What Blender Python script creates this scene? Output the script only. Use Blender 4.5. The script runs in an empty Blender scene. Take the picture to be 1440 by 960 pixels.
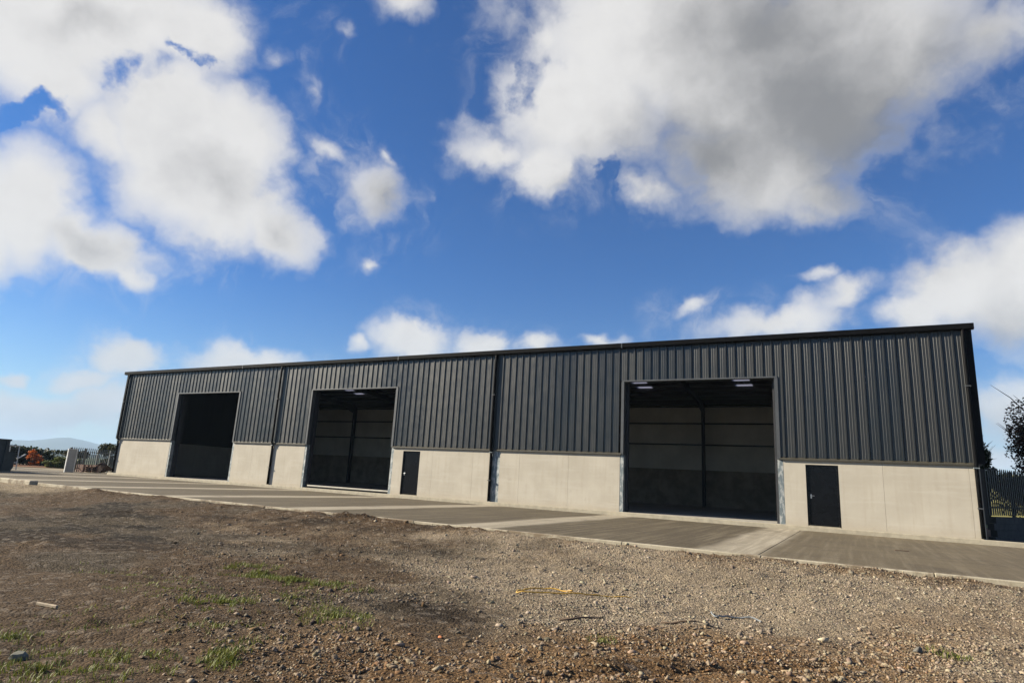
import bpy, math, random
import numpy as np
from mathutils import Matrix, Vector

random.seed(7)
rng = np.random.default_rng(11)
S = bpy.context.scene
COL = S.collection

# ------------------------------------------------------------------ camera
FW = Vector((-0.4753553, 0.8524206, 0.21775322))
RT = Vector((0.87793808, 0.47566143, 0.05450626))
UP = Vector((0.05711455, -0.21708368, 0.97448068))
CAM = Vector((0.0, -25.242, 1.0355))
cd = bpy.data.cameras.new("camera")
cd.sensor_width = 36.0
cd.lens = 21.7166
cd.clip_start = 0.05
cd.clip_end = 40000
cam = bpy.data.objects.new("camera", cd)
m = Matrix((RT, UP, -FW)).transposed().to_4x4()
m.translation = CAM
cam.matrix_world = m
COL.objects.link(cam)
S.camera = cam

S.view_settings.view_transform = 'Standard'
S.view_settings.look = 'None'
S.view_settings.gamma = 1
S.view_settings.use_curve_mapping = False
S.view_settings.exposure = EXPOSURE = 1.35
S.cycles.use_denoising = True
S.cycles.max_bounces = 8
S.cycles.volume_bounces = 0

# ------------------------------------------------------------------ sun
SUN_TH, SUN_EL = math.radians(24), math.radians(26)
sdir = Vector((-math.cos(SUN_TH) * math.cos(SUN_EL), -math.sin(SUN_TH) * math.cos(SUN_EL), math.sin(SUN_EL)))
sl = bpy.data.lights.new("sun", 'SUN')
sl.energy = 5.0
sl.angle = math.radians(0.5)
sl.color = (1.0, 0.90, 0.73)
sun = bpy.data.objects.new("sun", sl)
sun.rotation_euler = sdir.to_track_quat('Z', 'Y').to_euler()
sun.location = (-40, -60, 60)
COL.objects.link(sun)

# ------------------------------------------------------------------ node helpers
class NT:
    def __init__(s, tree):
        s.t = tree
        s.t.nodes.clear()
    def n(s, typ, **kw):
        nd = s.t.nodes.new(typ)
        for k, v in kw.items():
            setattr(nd, k, v)
        return nd
    def link(s, a, b):
        s.t.links.new(a, b)
    def put(s, sock, v):
        if isinstance(v, (int, float, tuple, list)):
            sock.default_value = v
        else:
            s.link(v, sock)
    def math(s, op, a, b=None, c=None, clamp=False):
        nd = s.n('ShaderNodeMath', operation=op, use_clamp=clamp)
        for i, v in enumerate((a, b, c)):
            if v is not None:
                s.put(nd.inputs[i], v)
        return nd.outputs[0]
    def vmath(s, op, a, b=None):
        nd = s.n('ShaderNodeVectorMath', operation=op)
        s.put(nd.inputs[0], a)
        if b is not None:
            if op == 'SCALE':
                s.put(nd.inputs['Scale'], b)
            else:
                s.put(nd.inputs[1], b)
        return nd.outputs['Value'] if op in ('LENGTH', 'DOT_PRODUCT') else nd.outputs[0]
    def mix(s, f, a, b, typ='MIX'):
        nd = s.n('ShaderNodeMix', data_type='RGBA', blend_type=typ)
        s.put(nd.inputs[0], f)
        s.put(nd.inputs[6], a if not isinstance(a, tuple) else (*a[:3], 1))
        s.put(nd.inputs[7], b if not isinstance(b, tuple) else (*b[:3], 1))
        return nd.outputs[2]
    def ramp(s, v, lo, hi, a=0.0, b=1.0, smooth=True):
        nd = s.n('ShaderNodeMapRange', interpolation_type='SMOOTHSTEP' if smooth else 'LINEAR')
        s.put(nd.inputs['Value'], v)
        nd.inputs['From Min'].default_value = lo
        nd.inputs['From Max'].default_value = hi
        nd.inputs['To Min'].default_value = a
        nd.inputs['To Max'].default_value = b
        return nd.outputs[0]
    def noise(s, vec, scale, detail=4, rough=0.55, dist=0.0, color=False):
        nd = s.n('ShaderNodeTexNoise')
        if vec is not None:
            s.link(vec, nd.inputs['Vector'])
        nd.inputs['Scale'].default_value = scale
        nd.inputs['Detail'].default_value = detail
        nd.inputs['Roughness'].default_value = rough
        nd.inputs['Distortion'].default_value = dist
        return nd.outputs['Color' if color else 'Fac']
    def mapping(s, vec, scale=(1, 1, 1), loc=(0, 0, 0)):
        nd = s.n('ShaderNodeMapping')
        s.link(vec, nd.inputs['Vector'])
        nd.inputs['Scale'].default_value = scale
        nd.inputs['Location'].default_value = loc
        return nd.outputs[0]

# ------------------------------------------------------------------ sky with clouds
w = bpy.data.worlds.new("World")
S.world = w
w.use_nodes = True
T = NT(w.node_tree)
out = T.n('ShaderNodeOutputWorld')
bg = T.n('ShaderNodeBackground')
T.link(bg.outputs[0], out.inputs[0])
BGS = 0.05
bg.inputs['Strength'].default_value = BGS
sky = T.n('ShaderNodeTexSky', sky_type='NISHITA')
sky.sun_disc = False
sky.sun_elevation = SUN_EL
sky.sun_rotation = math.atan2(sdir.x, sdir.y)
sky.air_density = 1.0
sky.dust_density = 0.4
sky.ozone_density = 2.2
tc = T.n('ShaderNodeTexCoord')
D = tc.outputs['Generated']
sep = T.n('ShaderNodeSeparateXYZ')
T.link(D, sep.inputs[0])
elev = sep.outputs['Z']
# warm-white balance of the camera and a deeper zenith
tint = T.mix(T.ramp(elev, 0.0, 0.34), (0.56, 0.75, 0.97), (0.215, 0.53, 0.955))
skyc = T.mix(1.0, sky.outputs[0], tint, 'MULTIPLY')

# cloud lumps: azimuth and elevation frames in the sky, angular half sizes, strength
FPX = 868.66
def pix_dir(x, y):
    return (FW + RT * ((x - 720) / FPX) - UP * ((y - 480) / FPX)).normalized()
def blob_frame(x, y, rx, ry, rot=0.0):
    c = pix_dir(x, y)
    t1 = c.cross(Vector((0, 0, 1))).normalized()
    t2 = c.cross(t1).normalized()
    r = math.radians(rot)
    a = pix_dir(x + rx * math.cos(r), y + rx * math.sin(r)) - pix_dir(x - rx * math.cos(r), y - rx * math.sin(r))
    b = pix_dir(x - ry * math.sin(r), y + ry * math.cos(r)) - pix_dir(x + ry * math.sin(r), y - ry * math.cos(r))
    J = np.array([[a.dot(t1), b.dot(t1)], [a.dot(t2), b.dot(t2)]]) / 2
    U, sv, _ = np.linalg.svd(J)
    e1 = t1 * float(U[0, 0]) + t2 * float(U[1, 0])
    e2 = t1 * float(U[0, 1]) + t2 * float(U[1, 1])
    e3 = e1.cross(e2)
    M = Matrix((e1, e2, e3)).transposed()
    return c, M.to_euler(), (float(sv[0]), float(sv[1]), 0.5)
def blob(vec, spec):
    c, e, sc = blob_frame(*spec[:5])
    nd = T.n('ShaderNodeMapping', vector_type='TEXTURE')
    T.link(vec, nd.inputs['Vector'])
    nd.inputs['Location'].default_value = c
    nd.inputs['Rotation'].default_value = e
    nd.inputs['Scale'].default_value = sc
    ln = T.vmath('LENGTH', nd.outputs[0])
    return T.math('MULTIPLY_ADD', ln, -max(spec[5], 0.62), spec[5])
def field(vec, specs, k=0.12):
    acc = None
    for sp in specs:
        b = blob(vec, sp)
        acc = b if acc is None else T.math('SMOOTH_MAX', acc, b, k)
    return acc
# x, y, half width, half height, tilt, strength
CL = [
    (110, 30, 270, 120, 0, 1.0), (280, 55, 85, 85, 20, 0.8), (50, 110, 110, 70, 20, 0.8), (240, 180, 130, 95, 20, 1.0),
    (285, 265, 150, 100, 25, 1.0), (335, 215, 90, 90, 0, 0.9), (385, 320, 75, 50, 25, 0.8), (140, 190, 70, 40, 30, 0.6),
    (30, 290, 95, 90, 30, 1.0), (120, 345, 95, 48, 28, 0.9), (168, 385, 40, 22, 20, 0.6), (-60, 320, 100, 80, 10, 0.9),
    (528, 255, 80, 64, 25, 0.46), (462, 205, 60, 28, 20, 0.28), (395, 75, 45, 60, 60, 0.22), (450, 125, 50, 24, 50, 0.14),
    (560, 6, 55, 36, 0, 0.42), (526, 363, 26, 22, 0, 0.38), (480, 40, 60, 25, 40, 0.10), (545, 205, 40, 24, 60, 0.28),
    (930, 50, 230, 140, 0, 1.0), (1080, 130, 240, 130, 10, 1.0), (1190, 70, 190, 130, 0, 1.0), (1060, 235, 150, 70, 5, 0.9),
    (820, 150, 130, 110, 30, 0.9), (775, 240, 65, 62, 40, 0.8), (700, 208, 75, 36, 15, 0.6), (765, 40, 60, 60, 30, 0.5),
    (1385, 55, 120, 75, 0, 0.42), (1150, 275, 110, 40, 0, 0.5), (905, 275, 80, 36, 0, 0.36),
    (1345, 400, 105, 62, 0, 1.0), (1430, 410, 110, 80, 0, 1.0), (1285, 430, 60, 45, 0, 0.7), (1440, 575, 75, 45, 0, 0.9),
    (1400, 640, 60, 28, 0, 0.6), (1470, 660, 90, 40, 0, 0.7),
    (1095, 450, 120, 34, -8, 0.52), (1185, 405, 75, 26, -28, 0.46), (980, 430, 60, 20, -10, 0.36), (1150, 385, 50, 16, -10, 0.28),
    (580, 485, 62, 36, 0, 0.8), (672, 490, 42, 22, 0, 0.7), (742, 490, 46, 16, 0, 0.6), (845, 483, 42, 12, 0, 0.5), (508, 495, 18, 18, 0, 0.5),
    (180, 498, 58, 26, 5, 0.8), (118, 524, 62, 18, 0, 0.7), (345, 505, 95, 26, 8, 0.8), (10, 522, 28, 13, 0, 0.6),
    (65, 572, 150, 36, 4, 0.75), (150, 560, 80, 34, 0, 0.6), (20, 596, 160, 20, 3, 0.6), (-80, 560, 120, 40, 0, 0.7),
]
HOLES = [(265, 86, 40, 18, 10, 0.42), (150, 112, 60, 40, 30, 0.40), (18, 172, 70, 26, 15, 0.9), (745, 118, 34, 60, 10, 0.5), (860, 262, 26, 40, 10, 0.6), (705, 268, 22, 22, 0, 0.5)]
GREY = [(1190, 170, 330, 210, 15, 1.35), (1010, 220, 190, 130, 0, 1.05), (1090, 60, 280, 150, 0, 1.05), (1330, 70, 150, 110, 0, 0.8), (800, 270, 80, 50, 0, 0.35), (545, 265, 80, 60, 0, 0.75),
        (1400, 470, 120, 60, 0, 0.7), (395, 320, 85, 60, 20, 0.45), (100, 590, 220, 40, 0, 0.6), (130, 345, 110, 50, 20, 0.5),
        (300, 270, 130, 70, 20, 0.5), (640, 480, 200, 30, 0, 0.2), (1420, 600, 90, 60, 0, 0.75), (120, 40, 150, 50, 0, 0.45)]
n1 = T.noise(D, 5.0, 3, 0.5, color=True)
wv = T.vmath('SCALE', T.vmath('SUBTRACT', n1, (0.5, 0.5, 0.5)), 0.11)
n2 = T.noise(D, 22.0, 4, 0.55, color=True)
wv2 = T.vmath('SCALE', T.vmath('SUBTRACT', n2, (0.5, 0.5, 0.5)), 0.045)
DW = T.vmath('ADD', T.vmath('ADD', D, wv), wv2)
F = field(DW, CL, 0.10)
n3 = T.noise(D, 13.0, 5, 0.6, color=True)
DH = T.vmath('ADD', DW, T.vmath('SCALE', T.vmath('SUBTRACT', n3, (0.5, 0.5, 0.5)), 0.13))
H = field(DH, HOLES, 0.05)
F = T.math('SUBTRACT', F, T.math('MAXIMUM', H, 0.0))
# the sky behind and beside goes on with the same broken cumulus
flat = T.n('ShaderNodeCombineXYZ')
zz = T.math('ADD', T.math('MAXIMUM', elev, 0.0), 0.12)
T.link(T.math('DIVIDE', sep.outputs['X'], zz), flat.inputs[0])
T.link(T.math('DIVIDE', sep.outputs['Y'], zz), flat.inputs[1])
ng = T.noise(flat.outputs[0], 0.85, 3, 0.5)
Fg = T.math('MULTIPLY_ADD', T.math('SUBTRACT', ng, 0.60), 4.0, 0.0)
fwd = T.vmath('DOT_PRODUCT', D, tuple(FW))
Fg = T.math('SUBTRACT', Fg, T.ramp(fwd, 0.52, 0.66, 0.0, 3.0))
F = T.math('MAXIMUM', F, Fg)
def billow(vec):
    a = T.noise(vec, 8.0, 10, 0.62)
    v = T.n('ShaderNodeTexVoronoi', feature='F1')
    T.link(vec, v.inputs['Vector'])
    v.inputs['Scale'].default_value = 13.0
    v.inputs['Detail'].default_value = 3.0
    v.inputs['Roughness'].default_value = 0.55
    v.inputs['Lacunarity'].default_value = 2.1
    v.normalize = True
    return T.math('ADD', T.math('MULTIPLY', T.math('SUBTRACT', a, 0.5), 1.25), T.math('MULTIPLY', T.math('SUBTRACT', 0.42, v.outputs['Distance']), 0.85))
DB = T.vmath('ADD', D, T.vmath('SCALE', wv2, 0.8))
b0 = billow(DB)
# the same lumps a little nearer to the sun: what they hide lies in shade
b1 = billow(T.vmath('ADD', DB, (-0.024, -0.010, 0.014)))
relief = T.math('SUBTRACT', b1, b0)
Fn = T.math('ADD', T.math('SUBTRACT', F, 0.02), b0)
mask = T.math('MULTIPLY', T.ramp(Fn, -0.15, 0.38), T.ramp(F, -0.15, 0.50, 0.5, 1.0))
# thin veils drawn out around the lumps
vn = T.noise(T.mapping(DW, (1.0, 1.6, 0.8)), 7.0, 9, 0.62, 0.6)
veil = T.math('MULTIPLY', T.ramp(F, -0.75, 0.0), T.ramp(vn, 0.50, 0.78, 0.0, 0.5))
mask = T.math('MAXIMUM', mask, veil)
G = T.math('MAXIMUM', field(DW, GREY, 0.15), 0.0)
bil = T.noise(DW, 4.5, 8, 0.55)
G = T.math('ADD', G, T.math('MULTIPLY', T.math('SUBTRACT', bil, 0.5), 0.6))
G = T.math('ADD', G, T.math('MULTIPLY', relief, 0.5))
gm = T.math('MULTIPLY', T.ramp(G, -0.2, 1.22), T.ramp(Fn, -0.1, 0.30))
K = 1.0 / BGS
white = (0.325 * K, 0.319 * K, 0.313 * K)
grey = (0.105 * K, 0.105 * K, 0.107 * K)
cc = T.mix(gm, white, grey)
# low clouds fade into the pale air near the horizon
lowf = T.ramp(elev, 0.02, 0.30)
cc = T.mix(T.math('MULTIPLY', T.math('SUBTRACT', 1.0, lowf), 0.55), cc, (0.212 * K, 0.243 * K, 0.283 * K))
final = T.mix(T.math('MULTIPLY', mask, 0.98), skyc, cc)
T.link(final, bg.inputs['Color'])

# ------------------------------------------------------------------ materials
def mat(name, build):
    mt = bpy.data.materials.new(name)
    mt.use_nodes = True
    t = NT(mt.node_tree)
    o = t.n('ShaderNodeOutputMaterial')
    b = t.n('ShaderNodeBsdfPrincipled')
    t.link(b.outputs[0], o.inputs[0])
    co = t.n('ShaderNodeTexCoord').outputs['Object']
    t.pos = t.n('ShaderNodeNewGeometry').outputs['Position']
    build(t, b, co)
    return mt
def bump(t, b, h, strength=0.3, dist=0.01):
    nd = t.n('ShaderNodeBump')
    nd.inputs['Strength'].default_value = strength
    nd.inputs['Distance'].default_value = dist
    t.link(h, nd.inputs['Height'])
    t.link(nd.outputs[0], b.inputs['Normal'])
def simple(name, col, rough=0.6, var=0.15, scale=6.0, metal=0.0, spec=0.5, bmp=0.0):
    def f(t, b, co):
        nz = t.noise(t.pos, scale, 5, 0.6)
        c = t.mix(t.ramp(nz, 0.3, 0.7), tuple(x * (1 - var) for x in col), tuple(x * (1 + var) for x in col))
        t.link(c, b.inputs['Base Color'])
        b.inputs['Roughness'].default_value = rough
        b.inputs['Metallic'].default_value = metal
        b.inputs['Specular IOR Level'].default_value = spec
        if bmp:
            bump(t, b, t.noise(t.pos, scale * 8, 4), bmp, 0.01)
    return mat(name, f)
def m_concrete(t, b, co):
    p = t.pos
    big = t.noise(p, 0.9, 4, 0.55)
    c = t.mix(t.ramp(big, 0.3, 0.7), (0.3473, 0.3163, 0.2583), (0.4028, 0.3703, 0.3071))
    st = t.noise(t.mapping(p, (7, 7, 0.5)), 1.0, 5, 0.6)
    c = t.mix(t.ramp(st, 0.45, 0.72, 0, 0.38), c, (0.3056, 0.2698, 0.2097))
    lift = t.noise(t.mapping(p, (0.6, 0.6, 9)), 1.0, 3, 0.5)
    c = t.mix(t.ramp(lift, 0.5, 0.7, 0, 0.3), c, (0.4352, 0.4047, 0.3461))
    fine = t.noise(p, 55, 4, 0.6)
    c = t.mix(t.ramp(fine, 0.35, 0.75, 0, 0.22), c, (0.2778, 0.2512, 0.2048))
    blot = t.noise(p, 3.5, 6, 0.65)
    c = t.mix(t.ramp(blot, 0.56, 0.74, 0, 0.5), c, (0.2963, 0.2679, 0.2194))
    sz = t.n('ShaderNodeSeparateXYZ')
    t.link(p, sz.inputs[0])
    splash = t.math('MULTIPLY', t.ramp(t.math('ADD', sz.outputs[2], t.math('MULTIPLY', st, 0.35)), 0.12, 0.5, 1, 0), 0.35)
    c = t.mix(splash, c, (0.2685, 0.2233, 0.1609))
    t.link(c, b.inputs['Base Color'])
    b.inputs['Roughness'].default_value = 0.85
    b.inputs['Specular IOR Level'].default_value = 0.3
    bump(t, b, t.math('ADD', t.noise(p, 40, 5, 0.65), t.math('MULTIPLY', lift, 0.6)), 0.35, 0.006)
M_CONC = mat("precast_concrete", m_concrete)
def m_clad(t, b, co):
    oi = t.n('ShaderNodeObjectInfo')
    st = t.noise(t.mapping(t.pos, (5, 5, 0.35)), 1.0, 4, 0.6)
    c = t.mix(oi.outputs['Random'], (0.009, 0.0105, 0.011), (0.014, 0.015, 0.0145))
    c = t.mix(t.ramp(st, 0.4, 0.75, 0, 0.5), c, (0.022, 0.022, 0.0205))
    t.link(c, b.inputs['Base Color'])
    b.inputs['Roughness'].default_value = 0.42
    rr_ = t.ramp(t.noise(t.pos, 2.5, 5), 0.3, 0.7, 0.28, 0.36)
    t.link(t.math('MULTIPLY_ADD', oi.outputs['Random'], 0.12, rr_), b.inputs['Roughness'])
    b.inputs['Specular Tint'].default_value = (0.98, 0.98, 0.97, 1)
    b.inputs['Specular IOR Level'].default_value = 0.62
    bump(t, b, t.noise(t.mapping(t.pos, (3, 3, 0.9)), 1.1, 3), 0.22, 0.02)
M_CLAD = mat("anthracite_steel_cladding", m_clad)
M_BLACK = simple("black_coated_steel", (0.0045, 0.0045, 0.005), 0.5, 0.2, 3, spec=0.06)
M_DRIP = simple("dark_flashing", (0.045, 0.04, 0.028), 0.5, 0.2, 4)
M_TRIM = simple("grey_flashing", (0.055, 0.058, 0.06), 0.4, 0.12, 3)
M_DOOR = simple("black_door_paint", (0.004, 0.0042, 0.005), 0.22, 0.2, 3, spec=0.16)
M_STEEL = simple("dark_frame_steel", (0.02, 0.02, 0.022), 0.55, 0.2, 3)
M_CHROME = simple("brushed_handle_metal", (0.45, 0.45, 0.45), 0.35, 0.05, 10, 0.9)
def m_galv(t, b, co):
    v = t.noise(t.mapping(t.pos, (9, 9, 3.2)), 1.0, 6, 0.7)
    c = t.mix(t.ramp(v, 0.46, 0.6), (0.12, 0.145, 0.155), (0.34, 0.35, 0.335))
    t.link(c, b.inputs['Base Color'])
    b.inputs['Roughness'].default_value = 0.55
    b.inputs['Metallic'].default_value = 0.25
M_GALV = mat("weathered_galvanised_steel", m_galv)
M_ROOF = simple("roof_sheet", (0.10, 0.105, 0.11), 0.5, 0.1, 2)
M_LINER = simple("grey_liner_panel", (0.55, 0.53, 0.46), 0.6, 0.10, 0.8)
M_INCONC = simple("brown_stained_concrete", (0.27, 0.225, 0.165), 0.85, 0.25, 1.5, bmp=0.3)
M_FLOOR = simple("floor_concrete", (0.30, 0.28, 0.24), 0.7, 0.15, 1.2)
def m_light(t, b, co):
    t.t.nodes.remove(b)
    tr = t.n('ShaderNodeBsdfTranslucent')
    tr.inputs['Color'].default_value = (0.46, 0.47, 0.54, 1)
    df = t.n('ShaderNodeBsdfDiffuse')
    df.inputs['Color'].default_value = (0.5, 0.5, 0.55, 1)
    mx = t.n('ShaderNodeMixShader')
    mx.inputs[0].default_value = 0.8
    t.link(df.outputs[0], mx.inputs[1])
    t.link(tr.outputs[0], mx.inputs[2])
    o = [n for n in t.t.nodes if n.type == 'OUTPUT_MATERIAL'][0]
    t.link(mx.outputs[0], o.inputs[0])
M_RLIGHT = mat("translucent_rooflight", m_light)

def m_apron(t, b, co):
    p = t.pos
    sx = t.n('ShaderNodeSeparateXYZ')
    t.link(p, sx.inputs[0])
    X, Y = sx.outputs[0], sx.outputs[1]
    big = t.noise(p, 0.45, 5, 0.6)
    c = t.mix(t.ramp(big, 0.3, 0.7), (0.0800, 0.0624, 0.0384), (0.1136, 0.0896, 0.0544))
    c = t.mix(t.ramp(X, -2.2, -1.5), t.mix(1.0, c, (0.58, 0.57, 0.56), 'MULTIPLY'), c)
    # brush marks and tyre trails across the slab, towards the doors
    st = t.noise(t.mapping(p, (6.5, 0.22, 1)), 1.0, 5, 0.65)
    c = t.mix(t.ramp(st, 0.44, 0.70, 0, 0.75), c, (0.1600, 0.1320, 0.0880))
    st2 = t.noise(t.mapping(p, (0.35, 5.0, 1)), 1.0, 5, 0.65)
    c = t.mix(t.ramp(st2, 0.47, 0.72, 0, 0.6), c, (0.0528, 0.0400, 0.0256))
    # pale strip of bare laitance left over every bay line
    u = t.math('ADD', X, -3.57 + 0.9 + 61.0)       # strips 1.1 m wide, spaced 6.1 m
    wob = t.math('MULTIPLY', t.math('SUBTRACT', t.noise(t.mapping(p, (0.8, 0.35, 1)), 1.3, 4), 0.5), 0.5)
    u = t.math('ADD', u, wob)
    md = t.math('FLOORED_MODULO', u, 6.1)
    ds = t.math('ABSOLUTE', t.math('SUBTRACT', md, 1.1))
    k = t.ramp(ds, 0.36, 0.78, 1, 0)
    k2 = t.math('MULTIPLY', k, t.ramp(st, 0.3, 0.62, 1.0, 0.55))
    # trails fade out towards the far right slab
    c = t.mix(t.math('MULTIPLY', k2, t.ramp(X, 1.0, 2.6, 0.95, 0.0)), c, (0.39, 0.345, 0.262))
    blot = t.noise(p, 1.1, 6, 0.7)
    c = t.mix(t.ramp(blot, 0.52, 0.70, 0, 0.55), c, (0.055, 0.042, 0.028))
    fine = t.noise(p, 30, 5, 0.65)
    c = t.mix(t.ramp(fine, 0.4, 0.7, 0, 0.5), c, (0.1600, 0.1360, 0.0920))
    t.link(c, b.inputs['Base Color'])
    b.inputs['Roughness'].default_value = 0.9
    b.inputs['Specular IOR Level'].default_value = 0.25
    bump(t, b, t.math('ADD', t.noise(p, 25, 5, 0.7), st), 0.3, 0.008)
M_APRON = mat("brushed_dirty_concrete", m_apron)
def m_kerb(t, b, co):
    p = t.pos
    c = t.mix(t.ramp(t.noise(p, 5, 5, 0.6), 0.3, 0.7), (0.26, 0.23, 0.165), (0.35, 0.31, 0.23))
    c = t.mix(t.ramp(t.noise(p, 1.3, 6, 0.7), 0.47, 0.60, 0, 0.85), c, (0.12, 0.085, 0.05))
    t.link(c, b.inputs['Base Color'])
    b.inputs['Roughness'].default_value = 0.9
    bump(t, b, t.noise(p, 30, 5), 0.4, 0.01)
M_KERB = mat("dirt_stained_kerb_concrete", m_kerb)
M_RAIL = simple("pale_aluminium_rail", (0.38, 0.36, 0.30), 0.5, 0.1, 5)
M_PLINTH = simple("pale_plinth_concrete", (0.2960, 0.2640, 0.1960), 0.85, 0.14, 4, bmp=0.25)

def m_yard(t, b, co):
    p = t.pos
    at = t.n('ShaderNodeAttribute', attribute_name='earth')
    c = at.outputs['Color']
    vo = t.n('ShaderNodeTexVoronoi')
    t.link(p, vo.inputs['Vector'])
    vo.inputs['Scale'].default_value = 38
    vo.inputs['Randomness'].default_value = 1.0
    sep_ = t.n('ShaderNodeSeparateColor')
    t.link(vo.outputs['Color'], sep_.inputs[0])
    c = t.mix(0.85, c, t.mix(sep_.outputs[0], (0.50, 0.46, 0.42), (1.5, 1.45, 1.38)), 'MULTIPLY')
    v2 = t.n('ShaderNodeTexVoronoi')
    t.link(p, v2.inputs['Vector'])
    v2.inputs['Scale'].default_value = 13
    s2 = t.n('ShaderNodeSeparateColor')
    t.link(v2.outputs['Color'], s2.inputs[0])
    c = t.mix(t.ramp(s2.outputs[1], 0.80, 0.84, 0, 0.28), c, t.mix(s2.outputs[0], (0.09, 0.07, 0.05), (0.36, 0.31, 0.25)))
    fine = t.noise(p, 70, 4, 0.7)
    c = t.mix(0.7, c, t.mix(t.ramp(fine, 0.3, 0.7), (0.62, 0.60, 0.58), (1.3, 1.3, 1.3)), 'MULTIPLY')
    t.link(c, b.inputs['Base Color'])
    b.inputs['Roughness'].default_value = 0.95
    b.inputs['Specular IOR Level'].default_value = 0.15
    h = t.math('ADD', t.math('MULTIPLY', vo.outputs['Distance'], -0.9), t.math('MULTIPLY', v2.outputs['Distance'], -0.7))
    h = t.math('ADD', h, t.math('MULTIPLY', fine, 0.9))
    bump(t, b, h, 1.0, 0.03)
M_YARD = mat("gravelly_earth", m_yard)
def m_tint(rough=0.9, spec=0.2, mul=1.0):
    def f(t, b, co):
        at = t.n('ShaderNodeAttribute', attribute_name='tint')
        nz = t.noise(t.pos, 60, 4, 0.6)
        c = t.mix(0.6, at.outputs['Color'], t.mix(nz, (0.55, 0.55, 0.55), (1.4, 1.4, 1.4)), 'MULTIPLY')
        t.link(c, b.inputs['Base Color'])
        b.inputs['Roughness'].default_value = rough
        b.inputs['Specular IOR Level'].default_value = spec
    return f
M_STONE = mat("loose_stone", m_tint())
def m_leaf(t, b, co):
    at = t.n('ShaderNodeAttribute', attribute_name='tint')
    t.link(at.outputs['Color'], b.inputs['Base Color'])
    b.inputs['Roughness'].default_value = 0.6
    b.inputs['Specular IOR Level'].default_value = 0.25
    tr = t.n('ShaderNodeBsdfTranslucent')
    t.link(at.outputs['Color'], tr.inputs['Color'])
    mx = t.n('ShaderNodeMixShader')
    mx.inputs[0].default_value = 0.25
    o = [n for n in t.t.nodes if n.type == 'OUTPUT_MATERIAL'][0]
    t.link(b.outputs[0], mx.inputs[1])
    t.link(tr.outputs[0], mx.inputs[2])
    t.link(mx.outputs[0], o.inputs[0])
M_LEAF = mat("leaf", m_leaf)
M_BARK = simple("bark", (0.06, 0.045, 0.033), 0.9, 0.3, 12, bmp=0.5)
M_FIELD = simple("dry_field_grass", (0.17, 0.155, 0.055), 0.95, 0.35, 0.35, spec=0.1)
M_LAND = simple("farmland", (0.045, 0.055, 0.028), 0.95, 0.4, 0.01, spec=0.1)
M_WOODS = simple("dark_woodland", (0.022, 0.030, 0.020), 0.95, 0.4, 0.02, spec=0.05)
M_HILL = simple("moorland", (0.07, 0.08, 0.045), 0.95, 0.3, 0.002, spec=0.1)
M_DUST = simple("dusty_hardcore", (0.215, 0.18, 0.125), 0.95, 0.25, 0.5, spec=0.1, bmp=0.4)
M_MULCH = simple("red_brown_soil", (0.15, 0.075, 0.04), 0.95, 0.3, 1.5, spec=0.1, bmp=0.5)
M_FENCE = simple("galvanised_fence_steel", (0.085, 0.09, 0.088), 0.5, 0.2, 5, 0.2)
M_DFENCE = simple("dark_fence_steel", (0.014, 0.013, 0.010), 0.55, 0.2, 5)
M_BLOCK = simple("dark_blockwork", (0.035, 0.034, 0.03), 0.9, 0.25, 3, bmp=0.3)
M_SKIP = simple("dark_grey_green_paint", (0.032, 0.042, 0.042), 0.5, 0.3, 2.5)
M_WHITE = simple("dull_white_paint", (0.62, 0.62, 0.60), 0.5, 0.12, 4)
M_PANEL = simple("pale_grey_sheet", (0.22, 0.235, 0.25), 0.5, 0.08, 3)
M_PALLET = simple("weathered_red_timber", (0.10, 0.05, 0.035), 0.9, 0.35, 6)
M_YELLOW = simple("yellow_plastic_strap", (0.50, 0.29, 0.04), 0.55, 0.15, 20)
M_PLASTIC = simple("torn_pale_plastic", (0.17, 0.185, 0.19), 0.6, 0.25, 20)
M_WOOD = simple("bleached_timber", (0.27, 0.215, 0.145), 0.85, 0.25, 12)
M_BRICK = simple("broken_orange_brick", (0.40, 0.15, 0.06), 0.9, 0.25, 20, bmp=0.5)
M_TWIG = simple("dead_twig", (0.10, 0.065, 0.04), 0.9, 0.3, 20)

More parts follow.
